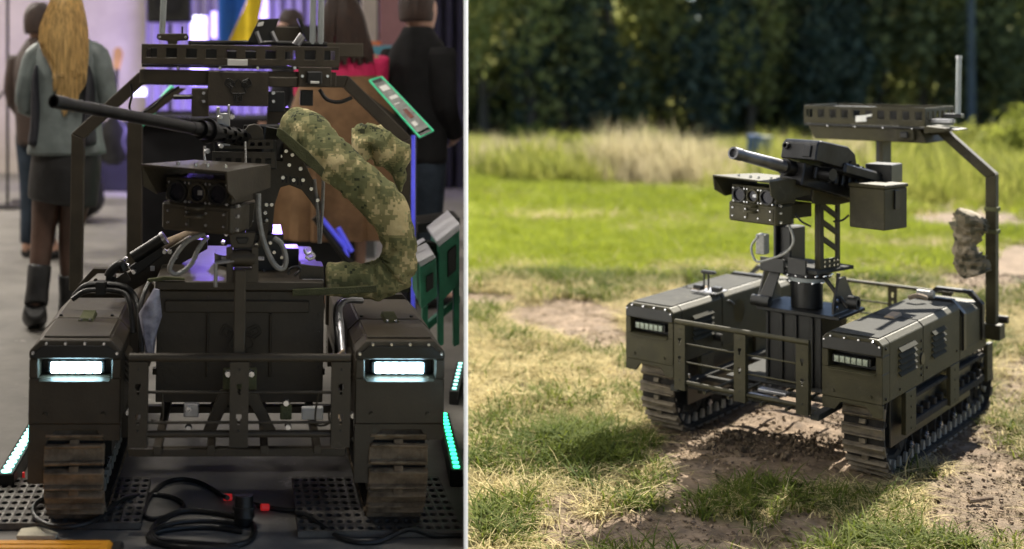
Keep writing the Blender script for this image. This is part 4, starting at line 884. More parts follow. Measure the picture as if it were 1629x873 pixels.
# stage blocks, bags
tag(wbox(205, 188, 440, 300, 10.0, .8, 'stage_block', 'drape', None, .01, True), 'large black draped stage block behind the turret', 'stage block')
tag(wbox(150, 196, 234, 285, 14.2, .8, 'stage_block', 'drape', None, .01, True), 'low black stage block against the far wall', 'stage block')
tag(wbox(206, 186, 300, 200, 9.9, .09, 'equipment_case', 'black'), 'flat black case leaning on the stage block', 'case')
def blob(c, r, name, m, jit=.25, seed=0):
    bm = bmesh.new(); bmesh.ops.create_icosphere(bm, subdivisions=4, radius=1)
    for v in bm.verts:
        k = 1+jit*noise.noise(v.co*1.6+Vector((seed, 0, 0)))+jit*.3*noise.noise(v.co*5); v.co = Vector((v.co.x*r[0]*k, v.co.y*r[1]*k, v.co.z*r[2]*k))+Vector(c)
    b = B(); b.bm.free(); b.bm = bm; return b.out(name, m, None, smooth=True)
c = at(98, 290, 11.6); tag(blob((c.x, 11.6, fz(c.x)+.30), (.43, .3, .31), 'beanbag', 'leather', .2, 3), 'round black beanbag on the floor behind the blond woman', 'beanbag')
c = at(470, 340, 9.0); tag(blob(c, (.17, .2, .10), 'white_cushion', 'white', .15, 4), 'white rounded cushion seen under the turret plate', 'cushion')
tag(wbox(436, 356, 565, 470, 7.6, .5, 'equipment_table', 'black', None, .01), 'dark equipment table behind the chest', 'table'); tag(wbox(452, 370, 466, 377, 7.55, .04, 'sticker_box', 'paper'), 'small pale box on the dark equipment table', 'box')
tag(wbox(568, 378, 600, 412, 8.2, .3, 'white_case', 'white', None, .02), 'white case on the floor framed by the sleeve', 'case')
bt = thing('led_batten', 'slanted batten of blue LED tubes behind the sleeve', 'LED batten', (0, 0, 0))
for a_, c_, m_ in (((500, 345), (558, 420), 'black'), ((510, 345), (552, 396), 'blue_led'), ((538, 362), (560, 400), 'blue_led'), ((548, 395), (556, 420), 'blue_led')): B().cyl(at(*a_, 7.2), at(*c_, 7.2), .022 if m_ == 'black' else .014, n=8).out('led_tube' if m_ != 'black' else 'batten_body', m_, bt)
# mic stands, guitar
def stand(px_, y0, Y, label, boom=None):
    t = thing('microphone_stand', label, 'microphone stand', (0, 0, 0)); a = at(px_, y0, Y); z = fz(a.x)
    B().cyl((a.x, Y, z+.03), a, .016, n=10).out('pole', 'black', t, smooth=True); B().cyl((a.x, Y, z), (a.x, Y, z+.03), .18, n=20).out('base', 'black', t)
    if boom: B().cyl(at(*boom[0], Y), at(*boom[1], Y), .014, n=8).out('boom', 'black', t)
stand(12, -80, 12.5, 'tall black microphone stand at the left edge of the hall', ((-20, 175), (40, 108))); stand(45, 150, 13.0, 'short black microphone stand behind the blond woman')
gt = thing('guitar', 'electric guitar on a stand right of the blond woman', 'guitar', (0, 0, 0))
B().hull([at(181, 78, 13.5), at(190, 74, 13.5), at(196, 84, 13.5), at(190, 112, 13.5), at(180, 108, 13.5)], [p+Vector((0, .03, 0)) for p in (at(181, 78, 13.5), at(190, 74, 13.5), at(196, 84, 13.5), at(190, 112, 13.5), at(180, 108, 13.5))]).out('headstock', 'guitar', gt); B().cyl(at(186, 110, 13.5), at(181, 190, 13.5), .025, n=8).out('neck', 'black', gt)
b = B(); b.loft([at(181, 185, 13.5), at(181, 205, 13.5), at(180, 225, 13.5), at(180, 250, 13.5), at(180, 262, 13.5)], [(.05, .03), (.15, .03), (.11, .03), (.19, .03), (.06, .03)], 18, up=(1, 0, 0)); b.out('guitar_body', 'black', gt, smooth=True)

# ---- people ---------------------------------------------------------------
def skinbody(J, E, m, parent, name='body'):
    """one continuous body: joints {name: (point, radius)} and edges, grown with a skin modifier"""
    keys = list(J); me = bpy.data.meshes.new(name); me.from_pydata([J[k][0] for k in keys], [(keys.index(a), keys.index(c)) for a, c in E], []); me.materials.append(M[m])
    o = bpy.data.objects.new(name, me); COL.objects.link(o); o.parent = parent; sk = o.modifiers.new('skin', 'SKIN'); sk.use_smooth_shade = True
    for i, k in enumerate(keys):
        r = J[k][1]; me.skin_vertices[0].data[i].radius = r if isinstance(r, tuple) else (r, r); me.skin_vertices[0].data[i].use_root = (i == 0)
    ss = o.modifiers.new('sub', 'SUBSURF'); ss.levels = ss.render_levels = 2; return o
def person(label, base, H, face, J2={}, skin='skin'):
    """standing figure; face = heading angle (0 looks away from the camera, along +y)"""
    t = thing('person', label, 'person', base, face); u = H/7.5
    J = dict(pelvis=((0, 0, 3.85*u), (.62*u, .48*u)), spine=((0, 0, 4.7*u), (.55*u, .42*u)), chest=((0, 0, 5.5*u), (.68*u, .45*u)), neck=((0, .02, 6.35*u), .24*u), head=((0, .10*u, 6.75*u), (.36*u, .40*u)), crown=((0, .06*u, 7.2*u), (.33*u, .38*u)), nose=((0, .58*u, 6.85*u), .06*u), chin=((0, .38*u, 6.55*u), .13*u), ear1=((-.38*u, .05*u, 6.85*u), .06*u), ear2=((.38*u, .05*u, 6.85*u), .06*u))
    E = [('pelvis', 'spine'), ('spine', 'chest'), ('chest', 'neck'), ('neck', 'head'), ('head', 'crown'), ('head', 'nose'), ('head', 'chin'), ('head', 'ear1'), ('head', 'ear2')]
    for s, n_ in ((-1, 'L'), (1, 'R')):
        J['sh'+n_] = ((s*.80*u, 0, 5.90*u), .17*u); J['el'+n_] = ((s*1.05*u, -.05, 4.6*u), .20*u); J['wr'+n_] = ((s*1.05*u, .35*u, 3.6*u), .13*u); J['pm'+n_] = ((s*1.05*u, .42*u, 3.3*u), (.17*u, .09*u))
        J['hp'+n_] = ((s*.38*u, 0, 3.5*u), .40*u); J['kn'+n_] = ((s*.36*u, .04*u, 2.0*u), .26*u); J['an'+n_] = ((s*.38*u, -.05*u, .38*u), .17*u); J['to'+n_] = ((s*.42*u, .75*u, .14*u), (.2*u, .12*u)); J['he'+n_] = ((s*.38*u, -.2*u, .15*u), .14*u)
    J.update({k: ((v[0][0]*u, v[0][1]*u, v[0][2]*u), v[1]*u if not isinstance(v[1], tuple) else tuple(q*u for q in v[1])) if v[1] is not None else ((v[0][0]*u, v[0][1]*u, v[0][2]*u), J[k][1]) for k, v in J2.items()})
    for n_ in 'LR':
        E += [('chest', 'sh'+n_), ('sh'+n_, 'el'+n_), ('el'+n_, 'wr'+n_), ('wr'+n_, 'pm'+n_), ('pelvis', 'hp'+n_), ('hp'+n_, 'kn'+n_), ('kn'+n_, 'an'+n_), ('an'+n_, 'to'+n_), ('an'+n_, 'he'+n_)]
        pm, wr = Vector(J['pm'+n_][0]), Vector(J['wr'+n_][0]); d = (pm-wr).normalized(); sd = d.orthogonal().normalized()
        for k, (off, ln) in enumerate(((-.14, .34), (-.05, .40), (.04, .37), (.12, .29))):
            a_, c_ = pm+sd*off*u+d*.06*u, pm+sd*off*1.2*u+d*(.06+ln)*u; J[f'fa{n_}{k}'] = (tuple(a_), .042*u); J[f'fb{n_}{k}'] = (tuple(c_+d.cross(sd)*.08*u), .032*u); E += [('pm'+n_, f'fa{n_}{k}'), (f'fa{n_}{k}', f'fb{n_}{k}')]
        J['th'+n_] = (tuple(wr.lerp(pm, .5)-sd*.26*u+d*.15*u), .045*u); E.append(('pm'+n_, 'th'+n_))
    return t, J, E, u
def garment(parent, rings, name, m, n=28, jit=.12, seed=0):
    rings = [rings[0]]+[(Vector(rings[0][0]).lerp(Vector(rings[1][0]), .08), rings[0][1])]+list(rings[1:-1])+[(Vector(rings[-1][0]).lerp(Vector(rings[-2][0]), .08), rings[-1][1])]+[rings[-1]]
    b = B(); b.loft([r[0] for r in rings], [r[1] for r in rings], n, up=(1, 0, 0), jit=jit, seed=seed); o = b.out(name, m, parent, smooth=True); s_ = o.modifiers.new('s', 'SUBSURF'); s_.levels = s_.render_levels = 1; return o
# blond woman in a grey jacket
a = at(103, 300, 6.9); H = 2.02
t, J, E, u = person('blond woman in grey jacket, black leather skirt and black boots, seen from behind', (a.x, 6.95, fz(a.x)), H, radians(-4),
    dict(elL=((-1.10, -.08, 4.75), None), wrL=((-.45, .65, 4.8), None), pmL=((-.15, .7, 4.85), None), elR=((1.12, -.08, 4.75), None), wrR=((.5, .65, 4.95), None), pmR=((.2, .72, 5.0), None),
         hpL=((-.36, 0, 3.5), None), knL=((-.58, .0, 2.05), .30), anL=((-.62, -.35, .68), .17), toL=((-.80, .05, .14), (.2, .12)), heL=((-.60, -.5, .55), .14), knR=((.02, .15, 2.0), .27), anR=((.0, .3, .42), .16), toR=((.05, .9, .14), (.2, .12)), heR=((.0, .1, .16), .14)))
skinbody(J, E, 'tights', t)
V3 = Vector
garment(t, [((0, 0, 3.75*u), (1.0*u, .66*u)), ((0, 0, 4.3*u), (.86*u, .58*u)), ((0, 0, 4.8*u), (.78*u, .54*u)), ((0, 0, 5.4*u), (.88*u, .56*u)), ((0, 0, 5.85*u), (.92*u, .50*u)), ((0, 0, 6.12*u), (.80*u, .40*u)), ((0, 0, 6.35*u), (.42*u, .33*u)), ((0, 0, 6.5*u), (.30*u, .3*u))], 'jacket', 'jacket', jit=.16)
for s_ in (-1, 1):
    n_ = 'L' if s_ < 0 else 'R'; q = [V3(J[k+n_][0]) for k in ('sh', 'el', 'wr')]; garment(t, [(q[0]+V3((-s_*.25*u, 0, .12*u)), .22*u), (q[0], .29*u), (q[0].lerp(q[1], .3), .27*u), (q[0].lerp(q[1], .7), .23*u), (q[1], .24*u), (q[1].lerp(q[2], .5), .22*u), (q[2], .17*u)], 'sleeve', 'jacket', 18, .25, 3)
    garment(t, [((s_*.66*u, -.12*u, 3.97*u), (.2*u, .50*u)), ((s_*.60*u, -.12*u, 4.6*u), (.15*u, .46*u)), ((s_*.66*u, -.12*u, 5.3*u), (.13*u, .45*u)), ((s_*.62*u, -.12*u, 5.7*u), (.06*u, .3*u))], 'jacket_side', 'jacket_dark', 18, .05)
garment(t, [((0, 0, 4.3*u), (.74*u, .5*u)), ((0, 0, 3.98*u), (.82*u, .56*u)), ((0, 0, 3.6*u), (.88*u, .64*u)), ((-.05*u, 0, 3.1*u), (.86*u, .62*u)), ((-.10*u, 0, 2.72*u), (.84*u, .58*u))], 'skirt', 'leather', 28, .08, 2)
for n_ in 'LR':
    q = [V3(J[k+n_][0]) for k in ('hp', 'kn', 'an', 'to', 'he')]
    garment(t, [(q[0], .43*u), (q[0].lerp(q[1], .6), .36*u), (q[1], .265*u), (q[1].lerp(q[2], .35), .27*u), (q[1].lerp(q[2], .8), .2*u), (q[2], .17*u)], 'stocking', 'tights', 18, .0)
    up_ = q[2]+(q[1]-q[2]).normalized()*.5*u; garment(t, [(up_+(up_-q[2])*.5, .27*u), (up_, .28*u), (q[2]+(up_-q[2])*.4, .27*u), (q[2], .29*u), (q[2].lerp(q[4], .75)+V3((0, .05*u, 0)), .27*u)], 'boot_shaft', 'leather', 18, .10)
    garment(t, [(q[4], (.25*u, .26*u)), (q[4].lerp(q[3], .3), (.28*u, .30*u)), (q[4].lerp(q[3], .7), (.31*u, .23*u)), (q[3], (.29*u, .19*u)), (q[3]+(q[3]-q[4]).normalized()*.16*u, (.18*u, .10*u))], 'boot', 'leather', 18, .04)
    garment(t, [(q[4]-V3((0, 0, .17*u)), (.17*u, .06*u)), (q[4].lerp(q[3], .5)-V3((0, 0, .2*u)), (.2*u, .05*u)), (q[3]-V3((0, 0, .12*u)), (.2*u, .05*u))], 'boot_sole', 'black', 14, 0)
# long hair as many strands, one mesh
t.scale = (.90, 1, 1)
b = B()
for i in range(340):
    a0 = random.uniform(-pi*.95, -.05) if i % 3 else random.uniform(-pi, 0); r0 = .40*u; x0 = cos(a0)*r0; y0 = sin(a0)*r0*1.05; ln = random.uniform(4.55, 5.1)*u+abs(x0)*1.4
    x1 = x0*1.3+random.uniform(-.09, .09)*u; x2 = x0*.62+.20*u+random.uniform(-.13, .13)*u
    b.loft(catmull([(x0*.3, y0*.4+.05*u, 7.5*u), (x0, y0, 7.0*u), (x1, y0*1.0-.18*u, 6.2*u), (x2+.05*u, -.62*u+abs(x2)*.2, 5.5*u), (x2, -.60*u, ln)], 3), [.026*u]*9+[.030*u]*3+[.004*u], 4)
b.out('hair', 'blond', t, smooth=True)
# woman in pink with a wide tan skirt
a = at(545, 300, 7.6)
t, J, E, u = person('woman with brown hair in a pink jacket and wide tan skirt, behind the rack', (a.x, 7.7, fz(a.x)), 2.05, radians(10), dict(elL=((-.92, .2, 4.75), None), wrL=((-.4, .7, 4.9), None), pmL=((-.15, .75, 4.95), None), elR=((.92, .2, 4.75), None), wrR=((.4, .7, 4.9), None), pmR=((.15, .75, 4.95), None)))
skinbody(J, E, 'skin', t)
garment(t, [((0, 0, 4.6*u), (.75*u, .5*u)), ((0, 0, 5.3*u), (.82*u, .52*u)), ((0, 0, 5.9*u), (.90*u, .48*u)), ((0, 0, 6.2*u), (.55*u, .34*u)), ((0, 0, 6.38*u), (.3*u, .28*u))], 'jacket', 'pink', jit=.1)
for n_ in 'LR': q = [V3(J[k+n_][0]) for k in ('sh', 'el', 'wr')]; garment(t, [(q[0], .33*u), (q[0].lerp(q[1], .5), .28*u), (q[1], .27*u), (q[2], .18*u)], 'sleeve', 'pink', 18, .1, 3)
b = B(); nn = 48; rings = []
for z, r in ((5.45, .86), (5.2, 1.05), (4.4, 1.32), (3.4, 1.52), (2.4, 1.60), (1.7, 1.62)): rings.append([b.v((cos(2*pi*k/nn)*r*u*(1+.05*sin(k*2.6)*(5.6-z)*.4), sin(2*pi*k/nn)*r*.7*u*(1+.05*sin(k*2.6)*(5.6-z)*.4), z*u)) for k in range(nn)])
for A_, C2 in zip(rings, rings[1:]):
    for k in range(nn): b.f([A_[k], A_[(k+1) % nn], C2[(k+1) % nn], C2[k]])
b.f(rings[0]); b.f(rings[-1]); b.out('skirt', 'tancloth', t, smooth=True)
b = B()
for i in range(90):
    a0 = random.uniform(-pi, 0); x0 = cos(a0)*.42*u; y0 = sin(a0)*.42*u; b.tube([(x0*.4, y0*.5, 7.5*u), (x0, y0, 7.0*u), (x0*1.3, y0-.1*u, 6.5*u), (x0*1.5+random.uniform(-.1, .1)*u, y0*1.1-.1*u, random.uniform(5.7, 6.0)*u)], .055*u, 5, 3)
b.out('hair', 'brown_hair', t, smooth=True)
def simple_person(label, px_, Y, H, face, top, legs, hair, rad=1.0, hairlen=6.6):
    a = at(px_, 300, Y); t, J, E, u = person(label, (a.x, Y, fz(a.x)), H, face, {k+n_: ((s_*x, y, z), None) for s_, n_ in ((-1, 'L'), (1, 'R')) for k, x, y, z in (('el', .98, -.1, 4.65), ('wr', .74, .5, 3.95), ('pm', .55, .66, 3.85))}); skinbody(J, E, 'skin', t)
    garment(t, [((0, 0, 3.3*u), (.82*u*rad, .58*u)), ((0, 0, 4.2*u), (.84*u*rad, .6*u)), ((0, 0, 5.2*u), (.92*u*rad, .62*u)), ((0, 0, 5.85*u), (.98*u*rad, .55*u)), ((0, 0, 6.2*u), (.6*u, .42*u)), ((0, 0, 6.5*u), (.36*u, .34*u))], 'jacket', top, jit=.12, seed=5)
    for n_ in 'LR':
        q = [V3(J[k+n_][0]) for k in ('sh', 'el', 'wr')]; garment(t, [(q[0]+V3((0, 0, .1*u)), .26*u), (q[0], .36*u), (q[0].lerp(q[1], .5), .33*u), (q[1], .30*u), (q[2], .2*u)], 'sleeve', top, 18, .12, 3)
        q = [V3(J[k+n_][0]) for k in ('hp', 'kn', 'an', 'to', 'he')]; garment(t, [(q[0]+V3((0, 0, .2*u)), .44*u), (q[0].lerp(q[1], .6), .38*u), (q[1], .30*u), (q[2], .24*u)], 'trouser_leg', legs, 18, .1)
        garment(t, [(q[4], (.17*u, .17*u)), (q[4].lerp(q[3], .5), (.21*u, .2*u)), (q[3], (.2*u, .13*u))], 'shoe', 'leather', 14, 0)
    garment(t, [((0, -.05*u, hairlen*u), (.42*u, .36*u)), ((0, -.05*u, 6.95*u), (.45*u, .44*u)), ((0, -.0*u, 7.35*u), (.40*u, .42*u)), ((0, 0, 7.55*u), (.2*u, .2*u))], 'hair', hair, 20, .1)
    return t
simple_person('man in a black hoodie and dark blue jeans at the right end of the hall', 664, 7.8, 2.10, radians(-52), 'hoodie', 'jeans', 'brown_hair', 1.0)
simple_person('dark-haired person in brown beside the blond woman, mostly hidden behind her', 62, 9.4, 2.0, radians(-30), 'brown_hair', 'jeans', 'brown_hair', .95)
simple_person('girl with a dark cap looking left, seen above the rack', 462, 9.9, 2.0, radians(110), 'drape', 'jeans', 'brown_hair', .85, 6.95)

# ---- hall floor items -------------------------------------------------------
def floor_mat(x0, x1, y0, y1, label):
    b = B(); px_, py_ = .030, .050; nx = round((x1-x0)/px_); ny = round((y1-y0)/py_); dx = (x1-x0)/nx; dy = (y1-y0)/ny; th = .022
    for i in range(nx):
        for j in range(ny):
            cx_, cy_ = x0+(i+.5)*dx, y0+(j+.5)*dy; sq = []; ov = []
            for k in range(12):
                a = 2*pi*k/12+pi/12; c_, s_ = cos(a), sin(a); q = 1/max(abs(c_), abs(s_)); sq.append((cx_+c_*q*dx/2, cy_+s_*q*dy/2)); ov.append((cx_+c_*dx*.33, cy_+s_*dy*.27))
            # snap the ring to the cell corners
            for k, (sx, sy) in zip((1, 4, 7, 10), ((1, 1), (-1, 1), (-1, -1), (1, -1))): sq[k] = (cx_+sx*dx/2, cy_+sy*dy/2)
            S = [b.v((*p, -.002)) for p in sq]; O = [b.v((*p, -.004)) for p in ov]; D = [b.v((*p, -th+.003)) for p in ov]
            for k in range(12): l_ = (k+1) % 12; b.f([S[k], S[l_], O[l_], O[k]]); b.f([O[k], O[l_], D[l_], D[k]])
    bmesh.ops.remove_doubles(b.bm, verts=b.bm.verts, dist=.0004)
    for p in (((x0, y0), (x1, y0)), ((x1, y0), (x1, y1)), ((x1, y1), (x0, y1)), ((x0, y1), (x0, y0))): q = [b.v((*p[0], -.0021)), b.v((*p[1], -.0021)), b.v((*p[1], -th)), b.v((*p[0], -th))]; b.f(q)
    o = b.out('floor_mat', 'mat_steel'); place(o, 'L'); B().box(x0+.001, x1-.001, y0+.001, y1-.001, -th+.0005, -th+.004).out('hole_shade_sheet', 'drape', o); return tag(o, label, 'floor mat')  # added black sheet under the mat paints the shade inside its holes
floor_mat(.185, .685, -.03, .44, 'perforated steel floor mat under the lit track nearest the partition'); floor_mat(-1.02, -.29, .045, .44, 'perforated steel floor mat under the track at the left of the hall')
def fcable(pts, r, label, m='cable'):
    P = [fl(p[0], p[1], r+(p[2] if len(p) > 2 else 0)) for p in pts]; return tag(B().tube(P, r, 8, 8).out('cable', m, None, smooth=True), label, 'cable')
mh = .03
fcable([(80, 789, mh), (58, 800, mh), (53, 815, mh), (66, 830, mh), (95, 838, mh), (130, 835, mh), (160, 822, mh), (178, 805, mh), (200, 792, mh), (235, 787), (270, 790), (292, 802), (280, 816), (250, 825), (232, 822), (230, 808), (240, 788), (262, 768), (290, 762), (320, 768), (345, 782), (362, 792, .02)], .0085, 'thin black cable looping from the left track across the floor to the plug')
fcable([(395, 835), (340, 828), (280, 832), (245, 845), (238, 858), (270, 868), (330, 872), (385, 865), (404, 850), (398, 830), (360, 818), (300, 812), (265, 822), (243, 840), (250, 858), (300, 864), (360, 868)], .010, 'coil of black cable lying in front of the plug')
fcable([(385, 845), (330, 838), (270, 842), (240, 852), (258, 866), (320, 873), (380, 872)], .010, 'second loop of black cable under the coil')
fcable([(395, 800), (430, 808), (470, 812), (500, 806), (510, 814), (495, 822), (472, 815, mh), (490, 820, mh), (520, 842, .01), (555, 860), (600, 862), (650, 842, .02), (690, 852, .0), (733, 851)], .0085, 'thin black cable running right from the plug over the mat to the partition')
pg = thing('power_plug', 'large black power plug standing among the cable coils', 'plug', fl(388, 838)); B().cyl((0, 0, .0), (0, .01, .03), .022, .034, 18).out('plug_nose', 'black', pg, smooth=True); B().cyl((0, .01, .031), (0, .02, .10), .036, .03, 18).out('plug_body', 'black', pg, smooth=True); B().pipe((0, .018, .055), (0, .019, .065), .040, .03, 18).out('plug_collar', 'cable', pg, smooth=True)
for p in ((362, 790), (421, 806)): q = fl(*p, .02); tag(B().cyl(q+Vector((-.012, -.004, 0)), q+Vector((.014, .004, -.003)), .012, n=10).out('cable_sleeve', 'red_glow'), 'red sleeve on the black cable '+('left' if p[0] < 400 else 'right')+' of the plug', 'cable sleeve')  # the sleeves are no lamps but get a faint glow of their own
def batten(p0, p1, w_, m_, n, label, h=.07):
    a, c = fl(*p0, h), fl(*p1, h); d = (c-a); L = d.length; t = thing('led_batten', label, 'LED batten', a); R = Matrix((Vector((d.y, -d.x, 0)).normalized(), d.normalized(), Vector((0, 0, 1)))).transposed(); t.rotation_euler = R.to_euler()
    B().box(-w_/2-.012, w_/2+.012, 0, L, -h, -.004).out('batten_housing', 'black', t, bev=.004); src = None
    for i in range(n):
        y = L*(i+.5)/n
        if src is None: b = B(); b.cyl((0, 0, 0), (0, 0, .004), w_*.5, n=10); src = b.out('led_lens', m_, t); src.location = (0, y, -.003); src.scale = (1, min(1, L/n/w_*.8), 1)
        else: o = src.copy(); COL.objects.link(o); o.parent = t; o.location = (0, y, -.003)
batten((8, 752), (58, 668), .038, 'cyan_led', 13, 'pale green LED batten on the floor at the left edge')
batten((741-14, 745), (706, 655), .026, 'green_led', 15, 'green LED batten on the floor beside the right track')
batten((722, 620), (733, 575), .02, 'cyan_led', 8, 'short green LED batten farther back beside the partition')
B_ = tag(wbox(0, 700, 1, 701, 6, .01, 'spare', 'black'), '', '') if False else None
q = fl(37, 757, .03); tag(B().box(q.x-.004, q.x+.004, q.y, q.y+.01, q.z-.01, q.z+.012).out('indicator_lamp', 'red_glow'), 'tiny red indicator lamp by the left track', 'indicator lamp')
a, c = fl(-40, 857, .03), fl(182, 857, .03); rp = thing('cable_ramp', 'yellow cable ramp with a black end cap in the bottom left corner', 'cable ramp', (0, 0, 0)); B().box(a.x, c.x, a.y-.22, a.y, fz(a.x)-.01, a.z).out('ramp_body', 'yellow', rp, bev=.01); B().box(c.x+.001, c.x+.035, a.y-.2, a.y-.004, fz(a.x)-.01, a.z-.003).out('end_cap', 'black', rp, bev=.006)
for k in range(5): B().box(a.x+.03, c.x-.03, a.y-.045-k*.035, a.y-.03-k*.035, a.z+.0002, a.z+.003).out('tread_rib', 'yellow', rp, bev=.002)
P = [fl(x, y, .004) for x, y in ((26, 858), (34, 846), (62, 843), (92, 853), (88, 858))]; tag(B().hull(P, [p+Vector((0, 0, .012)) for p in P]).out('crumpled_paper', 'paper'), 'crumpled white paper beside the yellow ramp', 'paper')
# lit info board on its post
ib = thing('info_board', 'tilted info board with green glowing edge leaning by the arch', 'info board', (0, 0, 0))
Q = [at(588, 128, 6.3), at(607, 122, 6.3), at(689, 208, 6.0), at(668, 218, 6.0)]
B().hull(Q, [p+Vector((0, .03, -.01)) for p in Q]).out('board', 'black', ib)
C0 = sum(Q, Vector())/4; I = [C0+(p-C0)*.86+Vector((0, -.012, .002)) for p in Q]; M['poster'] = mat('poster_print', (.16, .17, .16), .5, 0, .6, 9, 0, wear=.5, wearcol=(.5, .5, .48))
B().hull(I, [p+Vector((0, .008, 0)) for p in I]).out('poster', 'poster', ib)
M['print_red'] = mat('printed_red', (.22, .05, .03), .6, 0, .5, 30, 0)
def onb(u, v): return I[0].lerp(I[1], u).lerp(I[3].lerp(I[2], u), v)+Vector((0, -.004, .001))
for u0, u1, v0, v1, m_ in ((.15, .85, .08, .18, 'label'), (.2, .9, .30, .36, 'label'), (.1, .6, .44, .46, 'label'), (.35, .7, .58, .76, 'print_red'), (.15, .5, .82, .90, 'label')):
    R4 = [onb(u0, v0), onb(u1, v0), onb(u1, v1), onb(u0, v1)]; B().hull(R4, [p+Vector((0, .003, 0)) for p in R4]).out('printed_block', m_, ib)
B().tube([Q[0], Q[1], Q[2], Q[3], Q[0]], .006, 6, 1, False).out('led_edge', 'green_glow', ib); B().cyl(at(656, 200, 6.2), (at(656, 200, 6.2).x, 6.2, fz(.6)), .022, n=10).out('post', 'black', ib)
B().cyl(at(657.5, 215, 6.12), at(657, 520, 6.12), .010, n=8).out('led_tube', 'blue_led', ib)
P0, P1, P2 = at(217, 395, 7.0), at(217, 205, 7.0), at(276, 138, 7.0); tg = tag(B().tube([P0, P1, P2], .022, 8, 1, False).out('led_tube', 'green_glow'), 'green LED tube behind the left arch post', 'LED tube')
# green machine at the partition
gm = thing('green_machine', 'green painted machine frame with grey lids beside the partition', 'machine', (0, 0, 0))
def gslab(pts, Y, dep, name, m):
    P = [at(*p, Y) for p in pts]; return B().hull(P, [p+Vector((-dep*.0, dep, 0)) for p in P]).out(name, m, gm, bev=.004)
gslab([(698, 392), (731, 366), (731, 450), (698, 485)], 5.7, .4, 'housing', 'green_metal'); gslab([(694, 384), (731, 354), (732, 366), (698, 393)], 5.65, .5, 'lid', 'grey_lid')
gslab([(668, 425), (694, 410), (696, 472), (670, 492)], 5.5, .5, 'housing', 'green_metal'); gslab([(664, 416), (689, 403), (694, 410), (669, 425)], 5.45, .5, 'lid', 'grey_lid')
gslab([(712, 400), (726, 388), (726, 430), (712, 442)], 5.69, .008, 'grille', 'black'); gslab([(678, 440), (690, 432), (690, 458), (678, 466)], 5.49, .008, 'grille', 'black')
for x0, y0 in ((697, 478), (722, 452), (672, 490)): gslab([(x0, y0), (x0+9, y0-5), (x0+9, 548), (x0, 552)], 5.72, .06, 'frame_leg', 'green_metal')
gslab([(664, 355), (732, 346), (732, 358), (664, 372)], 6.4, .3, 'deck', 'black'); gslab([(672, 520), (732, 470), (732, 482), (672, 534)], 5.9, .05, 'frame_rail', 'green_metal')
for k in range(3): B().tube([at(664, 395+k*7, 5.8), at(680, 385+k*7, 5.8), at(694, 392+k*7, 5.8), at(698, 405+k*7, 5.8)], .012, 6).out('machine_hose', 'black', gm, smooth=True)

# =================================================================== FIELD
def smooth(e0, e1, x): t = np.clip((x-e0)/(e1-e0), 0, 1); return t*t*(3-2*t)
def vnoise(x, y, s, seed):                   # cheap value noise on arrays
    rng = np.random.RandomState(seed); G = rng.rand(256, 256); x = x/s+1000; y = y/s+1000; xi = np.floor(x).astype(int); yi = np.floor(y).astype(int); fx = x-xi; fy = y-yi
    fx = fx*fx*(3-2*fx); fy = fy*fy*(3-2*fy); g = lambda i, j: G[i % 256, j % 256]
    return (g(xi, yi)*(1-fx)+g(xi+1, yi)*fx)*(1-fy)+(g(xi, yi+1)*(1-fx)+g(xi+1, yi+1)*fx)*fy
def fbm(x, y, s, seed, o=4): return sum(vnoise(x, y, s/2**k, seed+k)*.5**k for k in range(o))/(2-.5**(o-1))
# bare patches as ground ellipses, placed from where they lie in the field (photo x, y, half widths)
BARE = [(790, 478, 75, 14, 1), (900, 500, 110, 32, 1), (965, 545, 60, 38, .9), (1000, 590, 60, 40, .55), (800, 622, 50, 12, .6), (1290, 720, 300, 112, 1), (1470, 700, 170, 60, .8), (1560, 790, 170, 100, .9), (1610, 610, 70, 60, .85),
        (955, 845, 125, 38, 1), (905, 800, 70, 22, .8), (1080, 850, 130, 30, 1), (1290, 835, 90, 40, .9), (1200, 870, 90, 30, .8), (1440, 850, 60, 14, .3), (1560, 350, 170, 28, 1), (1610, 425, 100, 40, 1), (1500, 325, 110, 14, .95), (1430, 396, 100, 5, .7), (1560, 468, 60, 12, .6), (900, 380, 80, 7, .5), (1230, 350, 90, 8, .35), (1100, 331, 100, 6, .45), (780, 330, 60, 7, .6), (1040, 440, 90, 6, .45), (800, 348, 60, 8, .4), (980, 410, 50, 5, .3), (1490, 395, 60, 8, .6),
        (860, 740, 60, 12, .5), (1100, 640, 60, 30, .7)]
GREENP = [(1500, 866, 150, 18, 1), (1090, 790, 110, 45, .75), (950, 722, 90, 30, .7), (800, 840, 60, 40, .7), (1320, 862, 70, 20, .8), (850, 700, 130, 45, .4), (900, 640, 170, 30, .3), (1610, 690, 40, 20, .4), (1540, 620, 40, 20, .5)]  # two patches paint dark green where the vehicle's shadow falls
def zg(x, y):
    base = -1.50*smooth(8.0, 52.0, y)-.0*x; near = 1-smooth(9, 20, y)
    h = base+(fbm(x, y, .5, 3)-.5)*.05*near+(fbm(x, y, 3.0, 9)-.5)*.10*smooth(6, 12, y)
    return h
def blobs(x, y, L, seed):
    px_ = PX+FPX*x/y; py_ = PY+FPX*(CAMZ+0.0*x)/y*1.0; py_ = PY-FPX*(-1.50*smooth(8.0, 52.0, y)-CAMZ)/y
    n1 = (fbm(x, y, .35*(1+y/12), seed)-.5)*1.5; m = np.zeros_like(x)
    for cx_, cy_, rx, ry, v in L:
        d = np.sqrt(((px_-cx_)/rx)**2+((py_-cy_)/ry)**2)+n1; m = np.maximum(m, v*(1-smooth(.65, 1.15, d)))
    return m
def bare(x, y): return blobs(x, y, BARE, 21)
def green(x, y): return np.clip(blobs(x, y, GREENP, 31)+smooth(9.0, 11.5, y+(fbm(x, y, 1.2, 5)-.5)*2), 0, 1)
